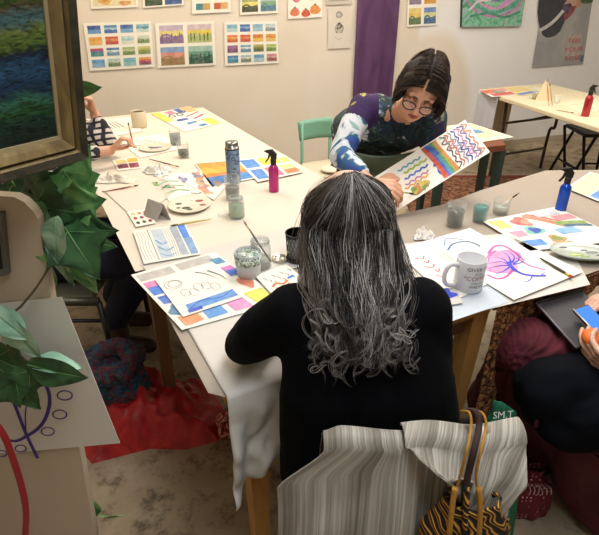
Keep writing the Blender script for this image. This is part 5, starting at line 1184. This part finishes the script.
for lk in range(110):       # wavy locks over the middle of the back
    x = .035+.17*random.random(); ph = random.uniform(0, 6.3); y1 = .90+.03*random.random()-.35*(.5-abs(x-.12)*4)*.1; path = [V((x*.9+.012, .955, 1.13)), V((x*.93+.009, .925, 1.085)), V((x*.97+.004, .893, 1.04)), V((x, .868, 1.0)), V((x+random.gauss(0, .01), .815, .96)), V((x+random.gauss(0, .014), .780, .925+.03*random.random()))]
    path = [p+V((0, -.012*math.cos((p.x-.12)*12)-.006*random.random(), 0)) for p in path]
    strands(mb, path, 11, .0036, .00052, [[HD, HD, HM], [HD, HM, HL], [HM, HL, HS, HS]][lk % 3], 30, random.uniform(.006, .012), random.uniform(1.5, 2.8), ph)
for lk in range(60):       # loose curls at the ends
    x = random.uniform(.025, .225); z = .915+.11*random.random()**1.5; y = .778+.25*(z-.915)+.35*(x-.12)**2*4+random.uniform(-.018, .0); rr = random.uniform(.009, .02); p0 = random.uniform(0, 6.3); dd = random.choice((-1, 1))
    path = [V((x+rr*math.cos(p0+dd*q*.8)*(1-.03*q), y-.006*math.sin(q), z+.03-.008*q+rr*math.sin(p0+dd*q*.8))) for q in range(8)]
    strands(mb, path, 6, .0026, .00045, [HM, HL, HL, HS], 22, .001, 1, 0)
for lk in range(40):       # flyaway hairs
    ph = random.uniform(-2, 2); path = [EC+V((ER.x*1.03*math.sin(t)*math.sin(ph), -ER.y*1.03*math.sin(t)*math.cos(ph), ER.z*1.03*math.cos(t))) for t in (.3, .9, 1.4)]
    path.append(path[-1]+V((.02*math.sin(ph), -.01, -.08))); path.append(path[-1]+V((.012*math.sin(ph), 0, -.07))); strands(mb, path, 1, .006, .0004, [HL, HS], 14, .006, 1.5, ph)
mb.build('hair_strands', me_)

# ---- the instructor bending over the held painting
random.seed(5)
ins = thing('person', 'person in glasses and tie-dye shirt bending over to paint on a held sheet', 'person', (.36, 2.62, 0))
Ih = V((.468, 2.075, 1.205)); Fd = V((-.26, -.80, -.50)); R = frame3(Fd, (.32, .10, 1)); 
IS, IE, IHn = V((.275, 2.30, 1.095)), V((.175, 2.14, .93)), V((.272, 1.90, .895))
JS, JE, JHn = V((.575, 2.27, 1.06)), V((.585, 2.22, .86)), V((.44, 2.06, .862))
nkI = V((.445, 2.17, 1.125)); chI = V((.42, 2.33, 1.03)); plI = V((.36, 2.66, .90))
def torsoI(w, rr, hip):
    x = (JS-IS).normalized(); p = []
    for a in (-1, 0, 1): p += [C(plI+x*a*w*.8, hip, chI+x*a*w*.8, rr), C(chI+x*a*w*.8, rr, (IS+JS)/2+x*a*w*.8, rr-.03)]
    return p+[C(IS, .052, (IS+JS)/2, .06), C(JS, .052, (IS+JS)/2, .06), C((IS+JS)/2, .055, nkI, .045)]
prims = head_prims(Ih, R, .98)+torsoI(.10, .085, .10)+[C(nkI, .044, Ih+R @ V((0, -.02, -.055)), .046)]
prims += chain((IS, .042), (IE, .034), (IHn, .024))+chain((JS, .042), (JE, .034), (JHn, .024))
tipA, tipB, tipD, tipC = P(390, 215, .775), AT(490, 152, 1.97), None, None
AA = P(390, 215, .775); BB = T(490, 152, 2.0); CC_ = T(465, 120, 2.15); DD = AA+(CC_-BB)
pn = (BB-AA).cross(DD-AA).normalized(); 
if pn.y > 0: pn = -pn
btip = AA+(BB-AA)*.27+(DD-AA)*.10+pn*.002
gr = T(383, 189, 1.93)          # where the brush is gripped
f1 = (gr-IHn).normalized()
prims += hand(IHn+f1*.005, V((.85, -.25, -.12)), V((.25, .55, -.8)), -1, .98, (.75, .65, .60, .60), .9, .02, .8)
prims += hand(JHn, V((-.95, -.25, .05)), V((0, .15, -1)), 1, .95, (.35, .4, .45, .5), .8, .05)
lgs = [(V((.28, 2.68, .5)), V((.27, 2.70, .05))), (V((.44, 2.70, .5)), V((.46, 2.72, .05)))]
for i, (k_, f_) in enumerate(lgs): prims += chain((plI+V((-.08+.16*i, .02, 0)), .085), (k_, .055), (f_, .035))
blob('body', prims, SKIN, ins, .0042, 4)
def tiedye():
    m, nt, b = newmat('tie_dye_jersey'); b.inputs['Roughness'].default_value = .85
    c = coords(nt); n = N(nt, 'ShaderNodeTexNoise', Scale=7.0, Detail=3.0, Distortion=1.8); nt.links.new(c, n.inputs['Vector'])
    a = ramp(nt, n.outputs['Fac'], [(.30, '#15172c'), (.38, '#2a1f45'), (.43, '#1a1e2c'), (.47, '#1f4058'), (.50, '#161a24'), (.55, '#1f4a4a'), (.58, '#2a3424'), (.63, '#2a4a6a'), (.70, '#c9d4e2')])
    n2 = N(nt, 'ShaderNodeTexNoise', Scale=26.0, Detail=2.0, Distortion=1.); nt.links.new(c, n2.inputs['Vector'])
    d = ramp(nt, n2.outputs['Fac'], [(.62, '#000000'), (.68, '#8a8f6a')]); mx = N(nt, 'ShaderNodeMix', data_type='RGBA', blend_type='ADD'); mx.inputs['Factor'].default_value = .8
    nt.links.new(a, mx.inputs['A']); nt.links.new(d, mx.inputs['B']); nt.links.new(mx.outputs['Result'], b.inputs['Base Color']); return m
TD = tiedye()
TW = wavy('tie_dye_sleeve', [(.30, '#1f2a6a'), (.40, '#2f4f9a'), (.46, '#1f5f70'), (.50, '#c9d0dc'), (.58, '#d9dce2'), (.64, '#3f8f8a'), (.70, '#2a2a4a')], kind='noise', wscale=.8, dist=1.2, rough=.85)
TPU = wavy('tie_dye_purple', [(.3, '#2a1740'), (.58, '#3a2158'), (.63, '#c9c04a'), (.68, '#35204f')], kind='noise', wscale=.9, dist=1., rough=.85)
def shm(p):
    d = (p-IS).length
    if d < .098 and p.x < .335: return 2
    if p.x < .30 and p.y < 2.33: return 1
    return 0
shirt = torsoI(.115, .098, .11)[:-1]+[C((IS+JS)/2, .062, (IS+JS)/2*.6+nkI*.4, .052)]+chain((IS, .063), ((IS+IE)/2+V((-.01, 0, 0)), .056), (IE, .052), (IE*.35+IHn*.65, .040))+chain((JS, .060), (JE, .052), (JE*.4+JHn*.6, .038))
blob('shirt', shirt, TD, ins, .006, 7, folds, matf=([TD, TW, TPU], shm))
sm_ = MB(); ring = [IS+V((.085*math.cos(a)*.75+.012, -.052-.01*math.cos(a), .082*math.sin(a))) for a in [k*.3-1.3 for k in range(0, 14)]]
# apron across the waist
APG = mat('#7d9482', .8, var=.1, scale=14, bmp=.05, name='sage_canvas')
def aprf(u, v):
    x = -1+2*u; a = x*1.25; top = chI+V((0, -.03, -.04)); low = plI+V((0, -.06, -.16)); v = .42+.58*v; c = top*(1-v)+low*v
    return c+V((.215*math.sin(a), -.118*math.cos(a)-.004, -.02*math.sin(3*a+2)*v-.012*math.cos(a)*0))
MB().grid(lambda u, v: aprf(u, v), 30, 20, APG).build('apron', ins, solid=.004)
MB().tube([aprf(u/16, 0)+V((0, -.004, 0)) for u in range(17)], .007, mat('#6f8270', .8, name='apron_hem'), 8).build('apron_band', ins)
TRI = mat('#2a2d36', .85, name='charcoal_trousers'); tr = [C(plI+V((-.08, 0, -.02)), .115, plI+V((.08, 0, -.02)), .115)]
for i, (k_, f_) in enumerate(lgs): tr += chain((plI+V((-.08+.16*i, .02, -.02)), .1), (k_, .07), (f_+V((0, 0, .03)), .05))
blob('trousers', tr, TRI, ins, .009, 5)
for k_, f_ in lgs: MB().ell(f_+V((0, -.06, -.01)), (.045, .12, .04), BLACK, n=16).build('shoe', ins)
eyes(Ih, R, ins, .98)
W = lambda x, y, z: Ih+R @ (V((x, y, z))*.98)
MB().tube(spline([W(-.023, .082, -.0555), W(-.008, .0885, -.0525), W(0, .0885, -.054), W(.008, .0885, -.0525), W(.023, .082, -.0555)], 12), [.0015]+[.0038]*11+[.0015], mat('#b8675c', .45, name='lips'), 6).tube(spline([W(-.019, .084, -.058), W(0, .090, -.062), W(.019, .084, -.058)], 10), [.0015]+[.0042]*9+[.0015], mat('#b8675c', .45, name='lips'), 6).build('lips', ins)
gl = MB(); GF = mat('#2a1c26', .3, name='dark_spectacle_frame')
for s in (-1, 1):
    gl.tube([W(s*.034+.0255*math.cos(a)*(1+.05*math.cos(2*a)), .099-.006*abs(math.cos(a))*(1 if s*math.cos(a) > 0 else 0), -.002+.0195*math.sin(a)) for a in [k*math.pi/12 for k in range(25)]], .0025, GF, 6)
    gl.tube([W(s*.057, .092, .004), W(s*.076, .05, .006), W(s*.080, -.01, .004)], .0019, GF, 6)
gl.tube([W(-.011, .100, .001), W(0, .103, .004), W(.011, .100, .001)], .0018, GF, 6); spc = gl.build('spectacles', ins)
lm, nt, b = newmat('spectacle_lens'); b.inputs['Base Color'].default_value = (1, 1, 1, 1); b.inputs['Alpha'].default_value = .12; b.inputs['Roughness'].default_value = .05
for s in (-1, 1):
    MB().add([W(s*.034+.022*math.cos(a), .099, -.002+.018*math.sin(a)) for a in [k*math.pi/8 for k in range(16)]], [tuple(range(16))], lm).build('lens', spc)
# bob of dark brown hair with a parting
BD, BM_, BB_ = mat('#1d1512', .6, name='hair_dark_brown', spec=.3), mat('#33251d', .55, name='hair_brown', spec=.3), mat('#5f4a3d', .5, name='hair_brown_light', spec=.35)
hb = [('e', W(0, -.024, .046), (.084, .092, .082), R), ('e', W(.050, .022, .058), (.028, .036, .034), R), ('e', W(-.050, .022, .058), (.028, .036, .034), R)]
for s in (-1, 1): hb += [C(W(s*.058, -.045, .04), .038, W(s*.066, -.04, -.055), .026), C(W(s*.064, .02, .05), .026, W(s*.080, .022, -.05), .016)]
hb += [C(W(0, -.06, .0), .05, W(0, -.06, -.06), .04)]
blob('hair', hb, BD, ins, .005, 5)
mb = MB()
for s in (-1, 1):
    for lk in range(120):
        y0 = random.uniform(-.095, .080); q0 = y0; zt = .128-.9*max(0, y0-.01)**1.6*4-.35*max(0, -y0)**1.5; px = .006*s+.006
        ex = .088+.006*random.random()-.3*max(0, -y0-.02)*.5; fr = max(0, (y0-.02)/.05); zend = -.055-.018*random.random()
        ym = y0*.75-.012
        path = [W(px, y0, zt), W(s*.03, y0+.004, zt-.004+.002), W(s*.062, ym+.022*fr, zt*.70), W(s*(ex-.006+.004*fr), ym+.030*fr, .035), W(s*(ex+.004), ym*.9+.028*fr, -.01), W(s*(ex-.006*(1-fr)), ym*.85+.018*fr, zend*.75), W(s*(ex-.018-.0*fr), ym*.8+.02*fr, zend)]
        strands(mb, path, 12, .0036, .00048, [BD, BD, BM_, BM_, BB_], 22, .0018, 1.3, lk)
for lk in range(60):   # back
    a = random.uniform(-1, 1); path = [W(.006, -.05, .122), W(.03*a, -.09, .10), W(.062*a, -.122, .04), W(.075*a, -.118, -.02), W(.07*a, -.10, -.07)]
    strands(mb, path, 9, .004, .0008, [BD, BM_], 14, .002, 1.3, lk)
mb.build('hair_strands', ins)
# what the instructor holds
s = Sheet([DD, CC_, BB, AA], th=.0016)
# u runs along DD->CC_ (length), v across to the near long edge
for (u, v, c, w) in ((.30, .2, '#3f9ac0', .012), (.34, .33, '#a9c83c', .014), (.32, .47, '#3f62d0', .013), (.30, .6, '#c85fa0', .010), (.28, .68, '#e8a03a', .010)):
    s.stroke([(u-.06+.03*k, v+(.022 if k % 2 else -.022)) for k in range(9)], w*.75, c, 24)
for k in range(8): a = k*.8; s.blob(.13+.05*math.cos(a), .32+.14*math.sin(a), .025, .07, ['#c9402f', '#d9604a', '#e07a60'][k % 3], .3)
s.stroke([(.02, .3), (.06, .2), (.1, .36)], .003, '#2f2a28')
for k in range(7): a = k*.9; s.blob(.34+.06*math.cos(a), .83+.06*math.sin(a), .03, .06, ['#d9c24a', '#7aa04a', '#c98a3a'][k % 3], .3)
s.stroke([(.24, .86), (.3, .95), (.36, .9)], .003, '#6a2f2a').stroke([(.40, .93), (.44, .83)], .003, '#a33a2f')
s.stroke([(.54, .55), (.58, .62), (.56, .78), (.62, .95)], .018, '#2a4fc8')
for k, c in enumerate(('#d9503c', '#c8402f', '#2f62b8', '#3f8fc0', '#4a9a5a', '#a9a03a', '#d98a3a')):
    s.stroke([(.53+.022*k, .04), (.55+.02*k, .3), (.565+.02*k, .6), (.57+.022*k, .97)], .011, c)
s.stroke([(.56, .05), (.6, .2), (.62, .4)], .02, '#2f5fc0')
for k in range(7):
    c = ['#3f3f55', '#c8503c', '#8f8aa8', '#2f3aa0', '#c07ab0', '#6a5a9a', '#d98a6a'][k]; u0 = .73+.037*k
    s.stroke([(u0+.012*math.sin(j*2.4+k)+(.022 if j % 2 else -.014), .05+.09*j) for j in range(11)], .0058, c, 50)
s.done('held_painting', 'practice painting with a rainbow band and zigzag lines held over the table', 'painting')
bs = gr+(gr-btip).normalized()*.055
brush(bs, btip, 'brush held by the instructor over the practice painting', '#8a6a4a', .0032, tipc='#2a2a30')

# ---- the painter at the left, mostly behind the framed painting
random.seed(8)
lp = thing('person', 'person in a checked flannel shirt and navy jeans painting at the far left', 'person', (-1.1, 2.15, 0))
Lh = V((-1.17, 2.62, 1.14)); R = frame3((.75, .35, -.35), (0, 0, 1))
Sa, Ea, Ha = V((-1.22, 2.36, 1.04)), V((-1.13, 2.38, .85)), V((-.935, 2.54, .842))
Sb, Eb, Hb = V((-1.28, 2.62, 1.03)), V((-1.005, 2.69, .835)), V((-1.05, 2.72, .975))
pL = V((-1.13, 2.08, .56)); 
tl = lambda w, rr, hip: [C(pL+V((0, a*w, 0)), hip, V((-1.22, 2.36+a*w, .85)), rr) for a in (-1, 0, 1)]+[C(V((-1.22, 2.36+a*w, .85)), rr, V((-1.25, 2.49+a*w, 1.0)), rr-.02) for a in (-1, 0, 1)]+[C(Sa, .055, Sb, .055), C((Sa+Sb)/2, .055, Lh+V((-.02, 0, -.09)), .048)]
prims = head_prims(Lh, R)+tl(.08, .08, .1)+chain((Sa, .043), (Ea, .034), (Ha, .024))+chain((Sb, .043), (Eb, .036), (Hb, .026))
prims += hand(Ha, (.62, .40, .55), (.75, .1, -.65), 1, .95, (.95, .95, .95, .95), .9, .03, .8)+hand(Hb, (-.10, -.1, 1), (-.8, -.5, 0), -1, 1., (.9, .95, 1., 1.), .7, .02)
Kl = [V((-.74, 2.2, .54)), V((-.66, 1.97, .53))]; Fl = [V((-.93, 2.24, .07)), V((-.86, 2.02, .07))]; Hl = [pL+V((0, .1, -.03)), pL+V((0, -.1, -.03))]
for i in (0, 1): prims += chain((Hl[i], .08), (Kl[i], .05), (Fl[i]+V((0, 0, .12)), .028))
blob('body', prims, SKIN, lp, .0045, 4)
def plaid():
    m, nt, b = newmat('checked_flannel'); b.inputs['Roughness'].default_value = .9
    c = coords(nt, (1, 1, 1), (.3, .2, .5)); sx = N(nt, 'ShaderNodeSeparateXYZ'); nt.links.new(c, sx.inputs['Vector']); cols = []
    for ax, f in (('X', 210), ('Z', 210), ('Y', 210)):
        s_ = N(nt, 'ShaderNodeMath', operation='MULTIPLY'); nt.links.new(sx.outputs[ax], s_.inputs[0]); s_.inputs[1].default_value = f
        q = N(nt, 'ShaderNodeMath', operation='SINE'); nt.links.new(s_.outputs[0], q.inputs[0]); r = N(nt, 'ShaderNodeMapRange'); r.inputs['From Min'].default_value = .1; r.inputs['From Max'].default_value = .5; nt.links.new(q.outputs[0], r.inputs['Value']); cols.append(r.outputs['Result'])
    a = N(nt, 'ShaderNodeMath', operation='ADD'); nt.links.new(cols[0], a.inputs[0]); nt.links.new(cols[1], a.inputs[1])
    nt.links.new(ramp(nt, a.outputs[0], [(0, '#cfc8c0'), (.45, '#8a8688'), (.95, '#6a686c'), (1, '#26262e')]), b.inputs['Base Color']); return m
PL = plaid()
blob('flannel_shirt', [p for p in tl(.085, .095, .112)[:-1]]+chain((Sa, .062), (Ea, .052), (Ea*.35+Ha*.65, .040))+chain((Sb, .062), (Eb, .056), (Eb*.3+Hb*.7, .042)), PL, lp, .006, 6, folds)
JN = mat('#10162c', .85, var=.2, scale=30, name='navy_denim')
tr = [C(pL+V((0, -.09, -.02)), .12, pL+V((0, .09, -.02)), .12)]
for i in (0, 1): tr += chain((Hl[i], .105), (Kl[i], .080), (Fl[i]+V((0, 0, .12)), .062))
blob('jeans', tr, JN, lp, .008, 5, folds)
BT = mat('#3f2f25', .6, var=.2, name='brown_boot_leather')
for q in Fl: blob('boot', [C(q+V((0, 0, .15)), .055, q+V((0, 0, .0)), .052), C(q+V((.0, 0, -.02)), .045, q+V((.14, 0, -.03)), .038)], BT, lp, .008, 4)
blob('hair', [('e', Lh+R @ V((0, -.018, .046)), (.087, .102, .088), R), C(Lh+R @ V((0, -.07, .0)), .06, Lh+R @ V((0, -.07, -.08)), .045)], BD, lp, .007, 5)
eyes(Lh, R, lp)
bt_ = T(128, 122, 2.66); brush(T(134, 148, 2.60), bt_, 'brush held upright by the person in the flannel shirt', '#8a5a3a', .0035, tipc='#3a2f2a')
# chair of that person
OL = mat('#4a4c3c', .35, metal=.4, name='olive_metal')
t = thing('metal_chair', 'olive metal framed chair under the person in the flannel shirt', 'chair', (-1.08, 2.05, 0))
MB().box((-1.08, 2.05, .425), (.46, .48, .03), mat('#4f4f40', .6, name='olive_seat')).build('seat', t, bevel=.01)
MB().tube([(-1.33, 1.80, .425), (-.82, 1.80, .425)], .019, OL).build('side_rail', t); MB().tube([(-1.33, 2.31, .425), (-.82, 2.31, .425)], .019, OL).build('side_rail', t)
for x in (-1.33, -.82):
    for y in (1.80, 2.31): MB().tube([(x, y, .42), (x*1.0+(.02 if x > -1 else -.02), y, 0)], .013, BLACK).build('leg', t)
MB().tube([(-1.33, 1.80, .33), (-.81, 1.80, .33)], .008, BLACK).build('stretcher', t)
MB().tube([(-1.33, 1.80, .42), (-1.42, 1.80, .85)], .013, OL).build('back_post', t); MB().tube([(-1.33, 2.31, .42), (-1.42, 2.31, .85)], .013, OL).build('back_post', t)
MB().box((-1.41, 2.055, .78), (.02, .5, .16), OL).build('backrest', t)

# ---- the person at the right, only lap and hands in view
random.seed(4)
rp = thing('person', 'person in a burgundy skirt and black top holding a phone in their lap', 'person', (1.05, 1.0, 0))
K1, K2 = V((.675, 1.26, .585)), V((.70, 1.10, .56)); pR = V((1.10, 1.00, .56)); F1, F2 = V((.76, 1.46, .06)), V((.95, 1.30, .06))
Rs, Ls = V((1.06, .84, 1.05)), V((1.16, 1.16, 1.05)); Re, Le = V((.98, .80, .78)), V((1.12, 1.28, .80)); Rh = T(597, 375, 1.36); Lh2 = T(607, 298, 1.56)
Rh = V((.82, 1.01, .70)); Lh2 = V((.955, 1.31, .765))
Hd = V((1.02, 1.03, 1.30)); R = frame3((-.75, .3, -.55), (0, 0, 1))
tR = lambda w, rr, hip: [C(pR+V((0, a*w, 0)), hip, V((1.12, 1.0+a*w, .82)), rr) for a in (-1, 0, 1)]+[C(V((1.12, 1.0+a*w, .82)), rr, V((1.10, 1.0+a*w, 1.02)), rr-.02) for a in (-1, 0, 1)]+[C(Rs, .055, Ls, .055), C((Rs+Ls)/2, .055, Hd+V((.02, 0, -.09)), .047)]
prims = head_prims(Hd, R)+tR(.08, .085, .1)+chain((Rs, .045), (Re, .037), (Rh, .026))+chain((Ls, .045), (Le, .037), (Lh2, .026))
fR = (T(573, 340, 1.40)-Rh).normalized()
prims += hand(Rh, fR, V((.45, .65, .35)), 1, 1.02, (.30, .35, .4, .45), .5, .05, .3)
prims += hand(Lh2, V((-.95, -.2, -.25)), V((0, -.35, -.9)), 1, 1., (.3, .35, .4, .4), .6, .04)
for a, k_, f_ in ((pR+V((0, .1, 0)), K1, F1), (pR+V((0, -.1, 0)), K2, F2)): prims += chain((a, .085), (k_, .055), (f_, .035))
blob('body', prims, SKIN2, rp, .0042, 4)
BUR = wavy('burgundy_cotton', [(.3, '#4a1420'), (.7, '#641f2c')], kind='noise', wscale=.6, rough=.85)
kneec = K1
def pleats(p, n):
    d = p-V((.62, 1.30, .60)); a = math.atan2(d.z, d.x); k = smoothstep(.02, .12, d.length)
    return n*(.0055*math.sin(a*30+5*mnoise.noise(p*5))*k*(1 if p.z > .45 else .4)+.012*mnoise.noise(p*6))
skp = [C(pR+V((-.05, .10, .01)), .13, K1+V((.01, .01, .015)), .088), C(pR+V((-.1, .18, .04)), .09, K1+V((.06, .05, .035)), .06), C(pR+V((-.05, -.08, -.02)), .12, K2+V((-.0, .0, -.02)), .085), C(K1, .08, F1+V((.01, .0, .12)), .14), C(K2+V((.02, .02, 0)), .085, F2+V((.02, 0, .09)), .12), C(K1*.5+K2*.5+V((.05, 0.02, -.02)), .09, (F1+F2)/2+V((.05, 0, .10)), .14), C(pR+V((-.1, 0, -.05)), .14, V((1.12, 1.14, .13)), .17), C(V((.95, 1.05, .42)), .12, V((1.02, 1.14, .13)), .16), C(V((.84, 1.08, .42)), .09, V((.95, 1.17, .15)), .12)]
blob('skirt', skp, BUR, rp, .008, 5, pleats)
# black top falling over the near thigh
NV = mat('#070a10', .9, var=.2, scale=20, spec=.12, name='black_jersey')
tp_ = [p for p in tR(.085, .10, .125)[:-1]]+chain((Rs, .064), (Re, .055), (Re*.6+Rh*.4, .045))+chain((Ls, .064), (Le, .055), (Le*.5+Lh2*.5, .045))+[C(pR+V((-.06, -.08, .03)), .13, V((.80, 1.10, .62)), .062), C(V((.84, 1.12, .60)), .10, V((.695, 1.10, .565)), .098), C(V((.86, 1.0, .58)), .10, V((.73, 1.05, .52)), .080), C(pR+V((-.05, -.14, -.02)), .12, V((.86, 1.0, .50)), .075), C(pR+V((-.05, .08, .04)), .12, V((.86, 1.2, .60)), .05)]
blob('top', tp_, NV, rp, .007, 6, lambda p, n: n*(.016*mnoise.noise(V((p.x*5, p.y*16, p.z*12)))+.007*mnoise.noise(V((p.x*11, p.y*30, p.z*24)))))
blob('hair', [('e', Hd+R @ V((0, -.018, .046)), (.087, .102, .088), R), C(Hd+R @ V((0, -.07, .0)), .06, Hd+R @ V((0, -.08, -.14)), .045)], BM_, rp, .007, 5)
eyes(Hd, R, rp)
for q in (F1, F2): MB().ell(q+V((-.05, .03, -.02)), (.12, .045, .04), BLACK, n=16).build('shoe', rp)
t = thing('dining_chair', 'wooden chair under the person in the burgundy skirt', 'chair', (1.12, 1.0, 0))
MB().box((1.14, 1.0, .43), (.42, .42, .035), DKW).build('seat', t, bevel=.008)
for sx in (-1, 1):
    for sy in (-1, 1): MB().bar((1.14+sx*.18, 1+sy*.18, .43), (1.14+sx*.19, 1+sy*.19, 0), .034, .034, DKW).build('leg', t)
MB().box((1.35, 1.0, .74), (.025, .40, .22), DKW).build('backrest', t)
for sy in (-1, 1): MB().bar((1.335, 1+sy*.18, .43), (1.35, 1+sy*.18, .85), .03, .03, DKW).build('post', t)
# tablet case and phone on the lap
q4 = [T(536, 303, 1.545), T(582, 290, 1.60), T(604, 326, 1.47), T(576, 348, 1.40)]
tc_ = thing('tablet_case', 'dark grey folio case lying on the lap beneath the phone', 'case', sum(q4, V())/4)
q4[2] = q4[1]+q4[3]-q4[0]; nn = (q4[1]-q4[0]).cross(q4[3]-q4[0]).normalized(); nn = nn if nn.z > 0 else -nn
MB().prism([p-nn*.008 for p in q4], nn*.008, mat('#3d3a3f', .6, bmp=.03, name='charcoal_cover')).build('cover', tc_, bevel=.002)
rim = MB(); bp_ = [q4[0], q4[1]]; rim.tube([q4[0]+nn*.001, q4[1]+nn*.001], .006, BLACK, 8); rim.tube([q4[0]+nn*.001, q4[3]+nn*.001], .003, mat('#77727a', .5, name='grey_edge'), 8); rim.build('edge', tc_)
ph0 = [T(573, 309, 1.47), T(588, 304, 1.49), T(617, 331, 1.39), T(601, 338, 1.375)]
nn = (ph0[1]-ph0[0]).cross(ph0[3]-ph0[0]).normalized(); nn = nn if nn.z > 0 else -nn
ph0[2] = ph0[1]+ph0[3]-ph0[0]; c_ = sum(ph0, V())/4; pt_ = thing('phone', 'smartphone with a blue lit screen held above the dark folio case', 'phone', c_)
MB().prism([p-nn*.009 for p in ph0], nn*.009, BLACK).build('body', pt_, bevel=.002)
sc_, nt, b = newmat('blue_screen'); b.inputs['Base Color'].default_value = lin('#2a5fb0'); b.inputs['Emission Color'].default_value = lin('#4a86d8'); b.inputs['Emission Strength'].default_value = .6; b.inputs['Roughness'].default_value = .6; b.inputs['Specular IOR Level'].default_value = .1
MB().prism([c_+(p-c_)*.9+nn*.0003 for p in ph0], nn*.0006, sc_).build('screen', pt_)
MB().tube([ph0[0]+nn*.0, ph0[3]+nn*.0], .0022, mat('#c9ccd0', .3, metal=.5, name='silver_edge'), 8).build('edge', pt_)
og = T(592, 338, 1.385)
solo(MB().ell(og, (.036, .026, .022), mat('#e8722a', .5, var=.08, name='orange_silicone'), frame3((.9, -.3, -.1), (0, 0, 1)), 24, 14), 'phone_grip', 'bright orange rounded grip held against the phone', 'grip')

# ================= CAMERA, WORLD
cam = bpy.data.cameras.new('camera'); co = bpy.data.objects.new('camera', cam); COL.objects.link(co)
co.location = (0, 0, H); co.rotation_euler = (math.pi/2-PITCH, 0, 0); cam.sensor_fit = 'HORIZONTAL'; cam.sensor_width = 36; cam.lens = F/599*36; cam.clip_start = .02
bpy.context.scene.camera = co
w = bpy.data.worlds.new('world'); bpy.context.scene.world = w; w.use_nodes = True; w.node_tree.nodes['Background'].inputs['Color'].default_value = (.9, .93, 1, 1); w.node_tree.nodes['Background'].inputs['Strength'].default_value = .5
vs = bpy.context.scene.view_settings; vs.view_transform = 'Standard'; vs.look = 'None'; vs.gamma = 1; vs.use_curve_mapping = False; vs.exposure = .22
